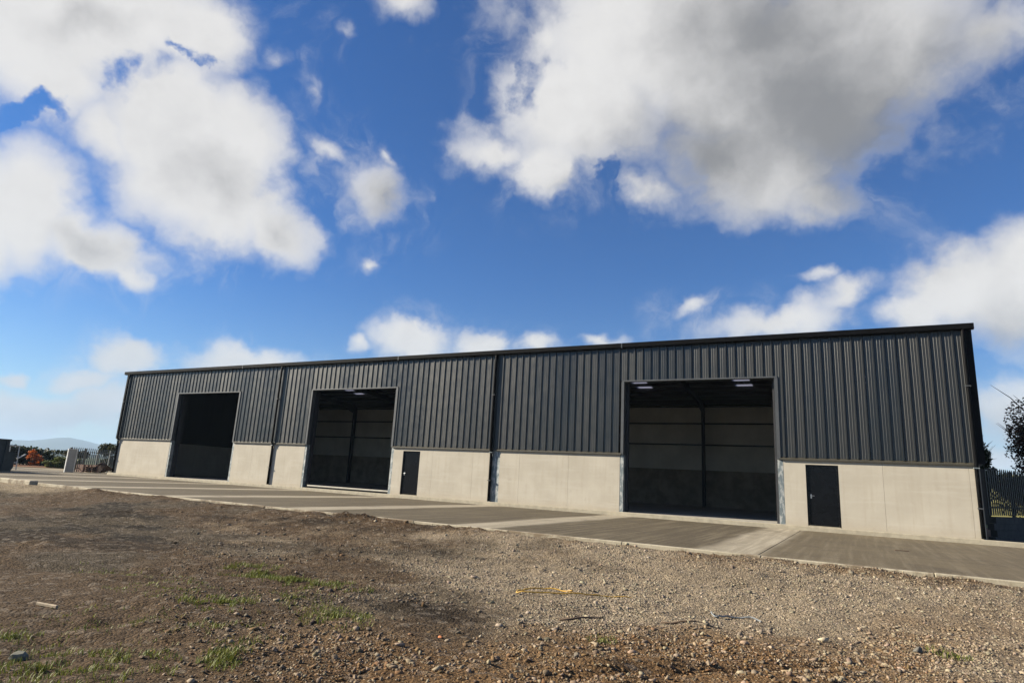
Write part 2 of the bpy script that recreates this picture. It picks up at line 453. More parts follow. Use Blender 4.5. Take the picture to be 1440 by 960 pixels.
# ------------------------------------------------------------------ mesh helpers
class MB:
    def __init__(s):
        s.v, s.f, s.c = [], [], None
    def add(s, vs, fs):
        o = len(s.v)
        s.v += [tuple(v) for v in vs]
        s.f += [tuple(i + o for i in f) for f in fs]
        return s
    def box(s, x0, x1, y0, y1, z0, z1):
        return s.add([(x0, y0, z0), (x1, y0, z0), (x1, y1, z0), (x0, y1, z0), (x0, y0, z1), (x1, y0, z1), (x1, y1, z1), (x0, y1, z1)],
                     [(0, 3, 2, 1), (4, 5, 6, 7), (0, 1, 5, 4), (1, 2, 6, 5), (2, 3, 7, 6), (3, 0, 4, 7)])
    def prism(s, poly, axis, a, b):
        n = len(poly)
        def P(q, h):
            return (h, q[0], q[1]) if axis == 'x' else ((q[0], h, q[1]) if axis == 'y' else (q[0], q[1], h))
        vs = [P(q, a) for q in poly] + [P(q, b) for q in poly]
        fs = [tuple(range(n - 1, -1, -1)), tuple(range(n, 2 * n))]
        fs += [(i, (i + 1) % n, n + (i + 1) % n, n + i) for i in range(n)]
        return s.add(vs, fs)
    def tube(s, pts, r, n=8, caps=True):
        pts = [Vector(p) for p in pts]
        rr = r if isinstance(r, (list, tuple)) else [r] * len(pts)
        rings = []
        for i, p in enumerate(pts):
            d = (pts[min(i + 1, len(pts) - 1)] - pts[max(i - 1, 0)]).normalized()
            a = d.cross(Vector((0, 0, 1)) if abs(d.z) < 0.9 else Vector((1, 0, 0))).normalized()
            b_ = d.cross(a)
            rings.append([p + (a * math.cos(2 * math.pi * k / n) + b_ * math.sin(2 * math.pi * k / n)) * rr[i] for k in range(n)])
        vs = [v for ring in rings for v in ring]
        fs = []
        for i in range(len(pts) - 1):
            for k in range(n):
                fs.append((i * n + k, i * n + (k + 1) % n, (i + 1) * n + (k + 1) % n, (i + 1) * n + k))
        if caps:
            fs.append(tuple(range(n - 1, -1, -1)))
            fs.append(tuple((len(pts) - 1) * n + k for k in range(n)))
        return s.add(vs, fs)
    def mesh(s, name, material, smooth=False, bevel=0.0):
        me = bpy.data.meshes.new(name)
        me.from_pydata(s.v, [], s.f)
        import bmesh
        bm = bmesh.new()
        bm.from_mesh(me)
        bmesh.ops.recalc_face_normals(bm, faces=bm.faces)
        if bevel:
            bmesh.ops.bevel(bm, geom=list(bm.edges), offset=bevel, segments=1, affect='EDGES')
        bm.to_mesh(me)
        bm.free()
        me.materials.append(material)
        if smooth:
            me.polygons.foreach_set('use_smooth', [True] * len(me.polygons))
        return me
    def build(s, name, material, parent=None, smooth=False, bevel=0.0, loc=None):
        return place(name, s.mesh(name, material, smooth, bevel), parent, loc)
def place(name, me, parent=None, loc=None, rz=0.0):
    o = bpy.data.objects.new(name, me)
    COL.objects.link(o)
    if parent is not None:
        o.parent = parent
        # geometry is written in world coordinates: cancel the parent's offset
        base = Vector((0, 0, 0)) if loc is None else Vector(loc)
        q = parent
        off = Vector((0, 0, 0))
        while q is not None:
            off += Vector(q.location)
            q = q.parent
        o.location = base - off
    elif loc is not None:
        o.location = loc
    o.rotation_euler = (0, 0, rz)
    return o
def tag(o, label=None, cat=None, group=None, kind=None):
    if label: o['label'] = label
    if cat: o['category'] = cat
    if group: o['group'] = group
    if kind: o['kind'] = kind
    return o
def thing(name, loc, label, cat, group=None):
    o = bpy.data.objects.new(name, None)
    o.empty_display_size = 0.2
    o.location = loc
    COL.objects.link(o)
    return tag(o, label, cat, group)
def np_mesh(name, V, Fc, material, tint=None, attr='tint', smooth=False):
    me = bpy.data.meshes.new(name)
    V = np.asarray(V, np.float32)
    Fc = np.asarray(Fc, np.int32)
    k = Fc.shape[1]
    me.vertices.add(len(V))
    me.vertices.foreach_set('co', V.ravel())
    me.loops.add(Fc.size)
    me.loops.foreach_set('vertex_index', Fc.ravel())
    me.polygons.add(len(Fc))
    me.polygons.foreach_set('loop_start', np.arange(0, Fc.size, k, dtype=np.int32))
    me.polygons.foreach_set('loop_total', np.full(len(Fc), k, np.int32))
    if smooth:
        me.polygons.foreach_set('use_smooth', np.ones(len(Fc), bool))
    me.update(calc_edges=True)
    if tint is not None:
        a = me.attributes.new(attr, 'FLOAT_COLOR', 'POINT')
        c4 = np.ones((len(V), 4), np.float32)
        c4[:, :3] = tint
        a.data.foreach_set('color', c4.ravel())
    me.materials.append(material)
    return me
# value noise in numpy
_perm = rng.random((256, 256)).astype(np.float32)
def vnoise(x, y):
    xi, yi = np.floor(x).astype(int), np.floor(y).astype(int)
    fx, fy = x - xi, y - yi
    fx, fy = fx * fx * (3 - 2 * fx), fy * fy * (3 - 2 * fy)
    g = lambda a, b: _perm[a & 255, b & 255]
    return (g(xi, yi) * (1 - fx) + g(xi + 1, yi) * fx) * (1 - fy) + (g(xi, yi + 1) * (1 - fx) + g(xi + 1, yi + 1) * fx) * fy
def fbm(x, y, sc, oct=4, gain=0.5):
    s_, a, n = 0, 1.0, 0
    for i in range(oct):
        s_ = s_ + a * vnoise(x * sc + 17.3 * i, y * sc + 5.1 * i)
        n += a
        a *= gain
        sc *= 2.03
    return s_ / n
def sstep(v, a, b):
    t_ = np.clip((v - a) / (b - a), 0, 1)
    return t_ * t_ * (3 - 2 * t_)

# ------------------------------------------------------------------ ground and setting
def sheet(name, x0, x1, y0, y1, z, material, kind='structure', nx=1, ny=1):
    xs, ys = np.linspace(x0, x1, nx + 1), np.linspace(y0, y1, ny + 1)
    mb = MB()
    vs = [(x, y, z) for y in ys for x in xs]
    fs = [(j * (nx + 1) + i, j * (nx + 1) + i + 1, (j + 1) * (nx + 1) + i + 1, (j + 1) * (nx + 1) + i) for j in range(ny) for i in range(nx)]
    mb.add(vs, fs)
    o = mb.build(name, material)
    o['kind'] = kind
    return o
sheet('ground', -12000, 12000, -12000, 12000, -0.75, M_LAND)
dy = sheet('dusty_yard', -74, -44, -40, 16, -0.20, M_DUST)
sheet('side_yard', 2.0, 16, -11.5, 24, -0.19, M_MULCH)
sheet('soil_strip', -76, -62.5, -3, 22, -0.16, M_MULCH)

# concrete apron in front of the building: one slab per bay, a pale strip of clean concrete on each bay line
APZ = -0.15
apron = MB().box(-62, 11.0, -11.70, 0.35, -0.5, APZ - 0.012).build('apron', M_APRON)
apron['kind'] = 'structure'
for k in range(-1, 11):
    x1 = 3.57 - 6.1 * k + 0.75
    x0 = x1 - 6.1
    if x1 > 11: x1 = 11.0
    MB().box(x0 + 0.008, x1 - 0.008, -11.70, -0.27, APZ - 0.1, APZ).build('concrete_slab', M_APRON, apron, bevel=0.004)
# kerb edging along the apron
for k in range(14):
    x1 = 9.5 - 2.8 * k
    MB().box(x1 - 2.79, x1, -11.83, -11.705, -0.4, APZ + 0.012 + random.uniform(-0.006, 0.006)).build('kerb_stone', M_KERB, apron, bevel=0.012)
for x0, x1, z in ((-35.0, -31.75, 0.0), (-31.7, -28.3, -0.01)):
    MB().box(x0, x1, -12.45, -12.15, -0.4, z - 0.02).build('kerb_stone', M_KERB, apron, bevel=0.03)

# yard surface: a fine sheet with ruts, heaps and patches of grey chippings
GX0, GX1, GY0, GY1, ST = -40.0, 12.0, -30.0, -11.84, 0.075
def base_height(x, y):
    d = np.clip(-11.84 - y, 0, None)
    z = -0.20 - 0.24 * sstep(d, 0.2, 4.5)
    z = z + (fbm(x, y, 0.35, 4) - 0.5) * 0.16 * sstep(d, 0.5, 3)
    z = z + (fbm(x + 40, y, 1.9, 4, 0.6) - 0.5) * 0.10 * (0.35 + 0.65 * sstep(d, 0.1, 1.0))
    z = z + (fbm(x, y + 80, 6.0, 3, 0.65) - 0.5) * 0.06 * (0.5 + sstep(fbm(x, y, 0.6, 3), 0.35, 0.65))
    # heap of spoil along the kerb
    lump = sstep(fbm(x + 9, y * 1.5, 0.75, 4, 0.6), 0.40, 0.72)
    ridge = np.exp(-((d - 0.75) / 0.55) ** 2) * (0.05 + 0.10 * lump) * (1 - 0.35 * sstep(x, -7, -2)) * sstep(x, -27, -24) * sstep(-x, -4.5, 0.5)
    z = z + ridge * (0.7 + 1.3 * (fbm(x, y, 4, 4, 0.6) - 0.35))
    z = z - 0.10 * np.exp(-((d) / 0.18) ** 2)
    # tyre ruts, lower left and lower right
    for (px, py, ang, ln, wd, dep) in ((-12.5, -20.0, 0.55, 9, 0.18, 0.06), (-11.2, -21.2, 0.55, 9, 0.18, 0.06), (-1.1, -19.4, 0.9, 1.4, 0.10, 0.08), (-4.0, -14.6, 0.08, 14, 0.16, 0.035), (-4.0, -16.3, 0.08, 14, 0.16, 0.035)):
        ca, sa = math.cos(ang), math.sin(ang)
        u = (x - px) * ca + (y - py) * sa
        v = -(x - px) * sa + (y - py) * ca + 0.15 * np.sin(u * 0.6)
        z = z - dep * np.exp(-(v / wd) ** 2) * np.exp(-(u / ln) ** 4)
    return z
def zones(x, y):
    """grey chippings, orange rubble and dark earth shares at a point"""
    az = np.arctan2(x, y + 25.242)
    nz = fbm(x, y, 0.55, 4) - 0.5
    n2_ = fbm(x + 30, y - 12, 1.6, 4) - 0.5
    grav = np.clip(sstep(az + nz * 0.9 + n2_ * 0.5, -0.92, -0.42), 0, 1)
    front = (-16.3 + 0.925 * x) - y + nz * 3.0 + n2_ * 1.6
    rub = sstep(front, -0.6, 0.9) * sstep(az, -1.0, -0.7)
    # a second tongue of chippings low on the right
    rub = rub * (1 - 0.75 * sstep(az + n2_ * 0.3, -0.02, 0.16))
    d = -11.84 - y
    spoil = np.exp(-((d - 0.7) / 0.75) ** 2) * sstep(fbm(x + 9, y * 1.5, 0.75, 4, 0.6), 0.36, 0.6)
    dark = sstep(fbm(x * 0.5 - 3, y + 3, 0.8, 5, 0.6), 0.50, 0.66)
    return grav, rub, spoil, dark
def earth_colour(x, y):
    grav, rub, spoil, dark = zones(x, y)
    A = lambda *c: np.array(c, np.float32)
    col = np.empty(x.shape + (3,), np.float32)
    t_ = fbm(x, y + 50, 0.9, 4)[..., None]
    col[:] = A(0.0840, 0.0563, 0.0319) * (1 - t_) + A(0.1134, 0.0790, 0.0470) * t_
    grey = sstep(fbm(x - 70, y, 0.35, 4), 0.5, 0.66)[..., None]
    col = col * (1 - 0.7 * grey) + A(0.0882, 0.0756, 0.0546) * 0.7 * grey
    g = grav[..., None]
    col = col * (1 - g) + A(0.244, 0.202, 0.145) * g
    r = rub[..., None]
    col = col * (1 - r) + (A(0.1344, 0.0798, 0.0378) * (1 - t_) + A(0.1680, 0.1109, 0.0571) * t_) * r
    s_ = spoil[..., None] * 0.8
    col = col * (1 - s_) + A(0.1050, 0.0672, 0.0353) * s_
    col = col * (0.76 + 0.24 * g)
    dk = (dark * (1 - 0.75 * grav))[..., None]
    col = col * (1 - 0.62 * dk)
    pf = sstep(-x, 23.5, 25.5) * sstep(y, -14.6, -13.6)
    col = col * (1 - pf[..., None]) + A(0.2268, 0.1890, 0.1302) * pf[..., None]
    return col
gx, gy = np.meshgrid(np.arange(GX0, GX1 + 1e-6, ST), np.arange(GY0, GY1 + 1e-6, ST))
gz = base_height(gx, gy)
edge = np.minimum(np.minimum(gx - GX0, GX1 - gx), gy - GY0)
gz = gz - 0.5 * (1 - sstep(edge, 0, 1.0))
ny_, nx_ = gx.shape
idx = np.arange(nx_ * ny_).reshape(ny_, nx_)
quads = np.stack([idx[:-1, :-1], idx[:-1, 1:], idx[1:, 1:], idx[1:, :-1]], -1).reshape(-1, 4)
yard = place('yard_ground', np_mesh('yard_ground', np.stack([gx, gy, gz], -1).reshape(-1, 3), quads, M_YARD,
             earth_colour(gx, gy).reshape(-1, 3), 'earth', True))
yard['kind'] = 'structure'

# ------------------------------------------------------------------ stones
PHI = (1 + 5 ** 0.5) / 2
ICO_V = np.array([(-1, PHI, 0), (1, PHI, 0), (-1, -PHI, 0), (1, -PHI, 0), (0, -1, PHI), (0, 1, PHI), (0, -1, -PHI), (0, 1, -PHI),
                  (PHI, 0, -1), (PHI, 0, 1), (-PHI, 0, -1), (-PHI, 0, 1)]) / math.sqrt(1 + PHI * PHI)
ICO_F = np.array([(0, 11, 5), (0, 5, 1), (0, 1, 7), (0, 7, 10), (0, 10, 11), (1, 5, 9), (5, 11, 4), (11, 10, 2), (10, 7, 6), (7, 1, 8),
                  (3, 9, 4), (3, 4, 2), (3, 2, 6), (3, 6, 8), (3, 8, 9), (4, 9, 5), (2, 4, 11), (6, 2, 10), (8, 6, 7), (9, 8, 1)])
def rots(n):
    q = rng.normal(size=(n, 4))
    q /= np.linalg.norm(q, axis=1)[:, None]
    w_, x, y, z = q.T
    return np.stack([np.stack([1 - 2 * (y * y + z * z), 2 * (x * y - z * w_), 2 * (x * z + y * w_)], -1),
                     np.stack([2 * (x * y + z * w_), 1 - 2 * (x * x + z * z), 2 * (y * z - x * w_)], -1),
                     np.stack([2 * (x * z - y * w_), 2 * (y * z + x * w_), 1 - 2 * (x * x + y * y)], -1)], 1)
def stones(n, dmin, dmax, size, az0=-0.98, az1=0.20, keep=None, sink=0.25):
    az = rng.uniform(az0, az1, n)
    dd = np.sqrt(rng.uniform(dmin ** 2, dmax ** 2, n))
    x, y = dd * np.sin(az), CAM.y + dd * np.cos(az)
    ok = (y < -11.95) & (x > -36) & (x < 11)
    if keep is not None:
        ok &= rng.random(n) < keep(x, y)
    x, y, dd = x[ok], y[ok], dd[ok]
    k = len(x)
    sz = np.minimum(size(k, x, y), 0.0035 * dd + 0.022)
    sc = np.stack([sz * rng.uniform(0.75, 1.35, k), sz * rng.uniform(0.6, 1.1, k), sz * rng.uniform(0.35, 0.8, k)], -1)
    R_ = rots(k)
    ang = rng.uniform(0, 2 * np.pi, k)
    tilt = R_ * 0.25 + np.eye(3)[None] * 0.75
    Z = np.zeros((k, 3, 3))
    Z[:, 0, 0] = np.cos(ang); Z[:, 0, 1] = -np.sin(ang); Z[:, 1, 0] = np.sin(ang); Z[:, 1, 1] = np.cos(ang); Z[:, 2, 2] = 1
    jit = ICO_V[None] * rng.uniform(0.55, 1.35, (k, 12, 1))
    V = np.einsum('kij,knj->kni', tilt @ Z, jit * sc[:, None, :])
    V += np.stack([x, y, base_height(x, y) + sc[:, 2] * (0.55 - sink)], -1)[:, None, :]
    Fq = (ICO_F[None] + (np.arange(k) * 12)[:, None, None]).reshape(-1, 3)
    grav, rub, spoil, dark = zones(x, y)
    base = earth_colour(x, y)
    pale = np.array([0.30, 0.252, 0.186])
    brn = np.array([0.185, 0.108, 0.05])
    gry = np.array([0.13, 0.112, 0.088])
    pick = rng.random(k)[:, None]
    stone = np.where(pick < 0.45, pale, np.where(pick < 0.75, brn, gry))
    stone = stone * (1 - grav[:, None] * (1 - rub[:, None])) + np.where(pick < 0.75, pale, gry) * (grav * (1 - rub))[:, None]
    c = (0.45 * base * 1.2 + 0.55 * stone) * rng.uniform(0.62, 1.18, (k, 1)) * rng.uniform(0.94, 1.06, (k, 3))
    lite = rng.random(k) < 0.006
    c[lite] = np.array([0.36, 0.30, 0.21]) * rng.uniform(0.8, 1.2, (lite.sum(), 1))
    return V.reshape(-1, 3), Fq, np.repeat(c, 12, axis=0)
def dens(x, y):
    grav, rub, spoil, dark = zones(x, y)
    return np.clip((0.22 + 0.7 * np.maximum(grav, rub)) * (0.3 + 0.9 * sstep(fbm(x + 5, y - 8, 0.9, 4), 0.36, 0.6)), 0, 1)
batches = [
    stones(58000, 3.6, 8.4, lambda k, x, y: rng.lognormal(math.log(0.0088), 0.48, k), keep=dens),
    stones(52000, 7.6, 13.5, lambda k, x, y: rng.lognormal(math.log(0.0115), 0.42, k), keep=dens),
    stones(9000, 13, 24, lambda k, x, y: rng.lognormal(math.log(0.020), 0.38, k), keep=dens),
    stones(3200, 3.6, 9.0, lambda k, x, y: rng.lognormal(math.log(0.024), 0.40, k), keep=lambda x, y: 0.12 + 0.88 * zones(x, y)[1]),
    stones(3000, 9.0, 22, lambda k, x, y: rng.lognormal(math.log(0.036), 0.35, k), keep=lambda x, y: 0.06 + 0.9 * zones(x, y)[2]),
]
off, Vs, Fs, Cs = 0, [], [], []
for V, Fq, c in batches:
    Vs.append(V); Fs.append(Fq + off); Cs.append(c); off += len(V)
gravel = place('gravel', np_mesh('gravel', np.concatenate(Vs), np.concatenate(Fs), M_STONE, np.concatenate(Cs)))
gravel['kind'] = 'stuff'

# single rocks that can be pointed at
import bmesh
def rock_mesh(seed, col):
    r = random.Random(seed)
    bm = bmesh.new()
    bmesh.ops.create_icosphere(bm, subdivisions=2, radius=1)
    planes = [(Vector((r.gauss(0, 1), r.gauss(0, 1), r.gauss(0, 1))).normalized(), r.uniform(0.40, 0.75)) for _ in range(11)]
    for v in bm.verts:
        for n_, d_ in planes:
            k = v.co.dot(n_) - d_
            if k > 0:
                v.co -= n_ * k
        v.co *= 1 + r.uniform(-0.03, 0.03)
    me = bpy.data.meshes.new('rock')
    bm.to_mesh(me)
    bm.free()
    a = me.attributes.new('tint', 'FLOAT_COLOR', 'POINT')
    a.data.foreach_set('color', [x for _ in me.vertices for x in (*col, 1)])
    me.materials.append(M_STONE)
    return me
def zat(x, y):
    return float(base_height(np.array([x]), np.array([y]))[0])
def rock(x, y, size, col, label, flat=0.6, group=None, me=None, seed=0):
    o = place('rock', me or rock_mesh(seed, col), None, (x, y, zat(x, y) + size * flat * 0.35))
    o.scale = (size, size * 0.75, size * flat)
    o.rotation_euler = (random.uniform(-.2, .2), random.uniform(-.2, .2), random.uniform(0, 6.28))
    return tag(o, label, 'rock', group)
rock(-5.54, -22.57, 0.075, (0.17, 0.165, 0.13), 'grey rounded rock at the lower left corner beside green weeds', 0.6, seed=1)
rock(-3.49, -20.04, 0.045, (0.34, 0.13, 0.06), 'flat orange stone lying on brown rubble', 0.35, seed=2)
rock(-0.82, -18.2, 0.045, (0.34, 0.26, 0.19), 'pale pinkish oblong stone on the rubble below the torn plastic', 0.4, seed=3)
rock(0.45, -17.35, 0.07, (0.12, 0.112, 0.095), 'grey rock beside the weed tuft at the lower right', 0.6, seed=4)
rl = 'brown rubble stone lying in the rough foreground gravel'
rms = [rock_mesh(20 + i, c) for i, c in enumerate(((0.15, 0.095, 0.05), (0.17, 0.125, 0.078), (0.11, 0.08, 0.052), (0.19, 0.145, 0.10), (0.135, 0.115, 0.088)))]
for i, (x, y) in enumerate(((-2.7, -20.46), (-3.16, -20.7), (-3.28, -20.83), (-2.97, -20.57), (-2.14, -20.0), (-2.98, -19.99), (-5.08, -22.11), (-4.78, -22.1),
                            (-3.7, -21.2), (-2.35, -20.75), (-3.9, -21.6), (-4.3, -21.95), (-1.7, -19.7), (-1.2, -19.3), (-0.6, -18.9), (-2.5, -21.0), (-2.0, -20.5),
                            (-3.55, -20.9), (-2.6, -19.7), (-0.2, -18.6), (0.1, -18.2), (-1.5, -20.3), (-1.0, -20.0), (-3.3, -21.4))):
    rock(x, y, random.uniform(0.026, 0.046), None, rl, random.uniform(0.4, 0.7), 'rubble stones in the foreground', rms[i % 5])

# ------------------------------------------------------------------ grass and weeds
def blades(spots, n, hgt):
    V, Fq, C = [], [], []
    k = 0
    for (x0, y0, rx, ry, dn, hs) in spots:
        cnt = int(n * dn)
        r = 1.5 * rng.random(cnt) ** 0.8
        a = rng.uniform(0, 2 * np.pi, cnt)
        xs, ys = x0 + rx * r * np.cos(a), y0 + ry * r * np.sin(a)
        cl = fbm(xs, ys, 6.0, 3)
        for x, y, q in zip(xs, ys, cl):
            if q < 0.44 + 0.10 * random.random(): continue
            z = zat(x, y) - 0.005
            h = hgt * hs * random.uniform(0.5, 1.3)
            an = random.uniform(0, 6.28)
            ln = random.uniform(0.15, 0.9) * h
            wd = random.uniform(0.0022, 0.005)
            dx, dy_ = math.cos(an), math.sin(an)
            V += [(x - dy_ * wd, y + dx * wd, z), (x + dy_ * wd, y - dx * wd, z), (x + dx * ln * .4 + dy_ * wd * .8, y + dy_ * ln * .4 - dx * wd * .8, z + h * .6),
                  (x + dx * ln * .4 - dy_ * wd * .8, y + dy_ * ln * .4 + dx * wd * .8, z + h * .6), (x + dx * ln, y + dy_ * ln, z + h * .85)]
            Fq += [(k, k + 1, k + 2), (k, k + 2, k + 3), (k + 3, k + 2, k + 4)]
            g = random.random()
            c = (0.105 + 0.06 * g, 0.135 + 0.03 * g, 0.03)
            C += [c] * 5
            k += 5
    return V, Fq, np.array(C)
spots = [(-6.8, -18.85, 0.95, 0.30, 1.6, 1.0), (-7.6, -18.7, 0.4, 0.25, 0.5, 1), (-5.95, -20.56, 0.38, 0.22, 0.5, 0.9), (-5.1, -22.6, 0.50, 0.35, 0.55, 0.8),
         (-4.72, -22.15, 0.35, 0.2, 0.28, 0.8), (-4.66, -20.2, 0.35, 0.25, 0.35, 0.9), (0.75, -17.25, 0.16, 0.14, 0.10, 0.9), (-6.22, -22.33, 0.35, 0.25, 0.25, 0.8),
         (-7.0, -20.4, 0.8, 0.3, 0.35, 0.6), (-4.92, -21.22, 0.35, 0.3, 0.30, 0.7), (-6.0, -21.5, 0.8, 0.35, 0.35, 0.6), (-5.7, -19.8, 0.5, 0.3, 0.25, 0.7),
         (-4.25, -21.75, 0.2, 0.15, 0.25, 0.9), (-2.2, -19.2, 0.12, 0.1, 0.08, 0.7), (-8.4, -20.0, 0.9, 0.3, 0.3, 0.6)]
V, Fq, C = blades(spots, 2600, 0.06)
grass = place('grass', np_mesh('grass', V, Fq, M_LEAF, C))
grass['kind'] = 'stuff'

# ------------------------------------------------------------------ the warehouse
XR, XL, BAY, DEP = 3.57, -45.23, 6.1, 17.2
EAVE, SLOPE = 6.98, 0.10
WH = thing('warehouse', (-20.8, 0, 0), 'long dark clad warehouse with pale concrete base and open roller door bays', 'warehouse')
bayx = [XR - BAY * i for i in range(9)]
OPEN = [(-8.44, -2.51), (-26.79, -20.78), (-39.05, -33.05)]
DOORS = [(-1.543, -0.546), (-19.975, -18.975)]
CZ, OZ = 2.317, 5.373
def part(mb, name, material, parent=WH, **kw):
    return mb.build(name, material, parent, **kw)
part(MB().box(XL, XR, 0.0, DEP, -0.4, -0.004), 'floor', M_FLOOR)
pl = part(MB().box(XL - 0.05, 11.0, -0.26, -0.002, -0.4, 0.0), 'plinth', M_PLINTH, bevel=0.012)
part(MB().box(XR + 0.004, 11.0, 0.0, 0.25, -0.4, -0.02), 'footing', M_PLINTH)

# precast panels of the front wall
def wall_panel(x0, x1, door=None):
    mb = MB()
    g = 0.003
    x0, x1 = x0 + g, x1 - g
    if door:
        a, b_ = door
        poly = [(x0, 0), (a - 0.03, 0), (a - 0.03, 2.158), (b_ + 0.03, 2.158), (b_ + 0.03, 0), (x1, 0), (x1, CZ), (x0, CZ)]
    else:
        poly = [(x0, 0), (x1, 0), (x1, CZ), (x0, CZ)]
    mb.prism(poly, 'y', 0.0, 0.2)
    part(mb, 'wall_panel', M_CONC)
for a in ((-2.31, 0.84, DOORS[0]), (0.84, 3.27), (3.27, 3.57), (-14.365, -13.34), (-13.34, -10.93), (-10.93, -8.60),
          (-20.62, -18.17, DOORS[1]), (-18.17, -15.84), (-15.84, -14.92), (-29.61, -26.93), (-32.90, -31.2), (-31.2, -29.62), (-42.1, -39.2), (-45.23, -42.1)):
    wall_panel(*a)
# galvanised column flanges left bare beside the openings and at the downpipes
for x0, x1 in ((-8.595, -8.445), (-2.505, -2.315), (-26.925, -26.795), (-20.775, -20.625), (-14.915, -14.37), (-39.195, -39.055), (-33.045, -32.905)):
    part(MB().box(x0, x1, 0.006, 0.22, 0, CZ), 'steel_post', M_GALV)
# solid inner leaf behind the panel joints
for x0, x1 in ((-8.6, -14.9),):
    pass

# steel sheets: trapezoidal profile, three ribs a sheet
def sheet_profile(w_):
    p = w_ / 3
    pts = []
    for k in range(3):
        o = k * p
        pts += [(o, 0.0), (o + 0.085, 0.0), (o + 0.092, 0.004), (o + 0.104, 0.004), (o + 0.111, 0.0), (o + 0.175, 0.0), (o + 0.182, 0.004), (o + 0.194, 0.004), (o + 0.201, 0.0),
                (o + p - 0.085, 0.0), (o + p - 0.066, 0.040), (o + p - 0.022, 0.040)]
    pts.append((w_, 0.0))
    return pts
_cache = {}
def clad_mesh(w_, z0, zl, zr):
    key = (round(w_, 3), round(z0, 3), round(zl, 3), round(zr, 3))
    if key not in _cache:
        pts = sheet_profile(w_)
        mb = MB()
        vs, fs = [], []
        n = len(pts)
        for back in (0, 1):
            for (x, d) in pts:
                zt = zl + (zr - zl) * x / w_
                y = -d if not back else 0.03
                vs += [(x, y, z0), (x, y, zt)]
        o = 2 * n
        for i in range(n - 1):
            fs.append((2 * i, 2 * i + 2, 2 * i + 3, 2 * i + 1))
            fs.append((o + 2 * i, o + 2 * i + 1, o + 2 * i + 3, o + 2 * i + 2))
            fs.append((2 * i, o + 2 * i, o + 2 * i + 2, 2 * i + 2))
            fs.append((2 * i + 1, 2 * i + 3, o + 2 * i + 3, o + 2 * i + 1))
        fs.append((0, 1, o + 1, o))
        fs.append((2 * n - 2, o + 2 * n - 2, o + 2 * n - 1, 2 * n - 1))
        mb.add(vs, fs)
        _cache[key] = mb.mesh('cladding_sheet', M_CLAD)
    return _cache[key]
SW = BAY / 6
CTOP = 6.84
for b_i in range(8):
    for s_i in range(6):
        x0 = XR - BAY * (b_i + 1) + SW * s_i
        z0 = OZ + 0.06 if b_i in (1, 4, 6) else CZ + 0.075
        place('cladding_sheet', clad_mesh(SW - 0.004, z0, CTOP, CTOP), WH, (x0 + 0.002, -0.035, 0))
# gable sheets follow the roof slope
def roof_z(y):
    return EAVE + SLOPE * min(y, DEP - y)
for side in (0, 1):
    for k in range(17):
        wy = DEP / 17
        y0 = k * wy
        me = clad_mesh(wy - 0.004, CZ + 0.075, roof_z(y0) - 0.02, roof_z(y0 + wy) - 0.02)
        if side == 0:
            place('cladding_sheet', me, WH, (XR + 0.035, y0, 0), math.pi / 2)
        else:
            me2 = clad_mesh(wy - 0.004, CZ + 0.075, roof_z(y0 + wy) - 0.02, roof_z(y0) - 0.02)
            place('cladding_sheet', me2, WH, (XL - 0.035, y0 + wy, 0), -math.pi / 2)
    for k in range(6):
        y0, y1 = 0.2 + 17.0 / 6 * k, 0.2 + 17.0 / 6 * (k + 1)
        xx = (XR - 0.2, XR) if side == 0 else (XL, XL + 0.2)
        part(MB().box(xx[0], xx[1], y0 + 0.006, y1 - 0.006, 0, CZ), 'wall_panel', M_CONC)
for k in range(48):
    place('cladding_sheet', clad_mesh(SW - 0.004, CZ + 0.03, EAVE - 0.03, EAVE - 0.03), WH, (XL + SW * (k + 1) - 0.002, DEP + 0.033, 0), math.pi)
part(MB().box(XL, XR, DEP - 0.045, DEP - 0.002, -0.1, CZ + 0.028), 'rear_footing', M_CONC)
for xa in (XL - 0.05, XR - 0.17):
    part(MB().box(xa, xa + 0.22, 0.22, DEP - 0.05, CZ + 0.002, CZ + 0.073), 'drip_flashing', M_DRIP)
# drip flashings between sheet and concrete
for x0, x1 in ((-2.42, 3.62), (-20.70, -8.53), (-32.97, -26.88), (-45.28, -39.13)):
    part(MB().prism([(0.0, CZ), (-0.055, CZ - 0.02), (-0.085, CZ - 0.015), (-0.085, CZ + 0.035), (-0.03, CZ + 0.073), (0.0, CZ + 0.073)], 'x', x0, x1), 'drip_flashing', M_DRIP)
# opening trims: head, two jambs; shutter guides inside
for k, (a, b_) in enumerate(OPEN):
    part(MB().box(a - 0.10, b_ + 0.10, -0.078, 0.16, OZ, OZ + 0.058), 'head_flashing', M_TRIM)
    for x0, x1 in ((a - 0.12, a - 0.002), (b_ + 0.002, b_ + 0.12)):
        part(MB().box(x0, x1, -0.074, 0.16, CZ, OZ - 0.002), 'jamb_flashing', M_TRIM)
    for x0, x1 in ((a - 0.06, a + 0.10), (b_ - 0.10, b_ + 0.06)):
        part(MB().box(x0, x1, 0.24, 0.42, 0, OZ + 0.3), 'shutter_guide', M_STEEL)
    part(MB().tube([(a - 0.1, 0.5, OZ + 0.42), (b_ + 0.1, 0.5, OZ + 0.42)], 0.26, 14), 'shutter_roll', M_STEEL)
a, b_ = OPEN[1]
sb = part(MB().box(a + 0.30, b_ - 0.02, 0.06, 0.11, 0.085, 0.155), 'threshold_bar', M_RAIL, bevel=0.006)
part(MB().box(a + 0.30, b_ - 0.02, 0.062, 0.10, 0.0, 0.083), 'rubber_seal', M_BLACK, sb)

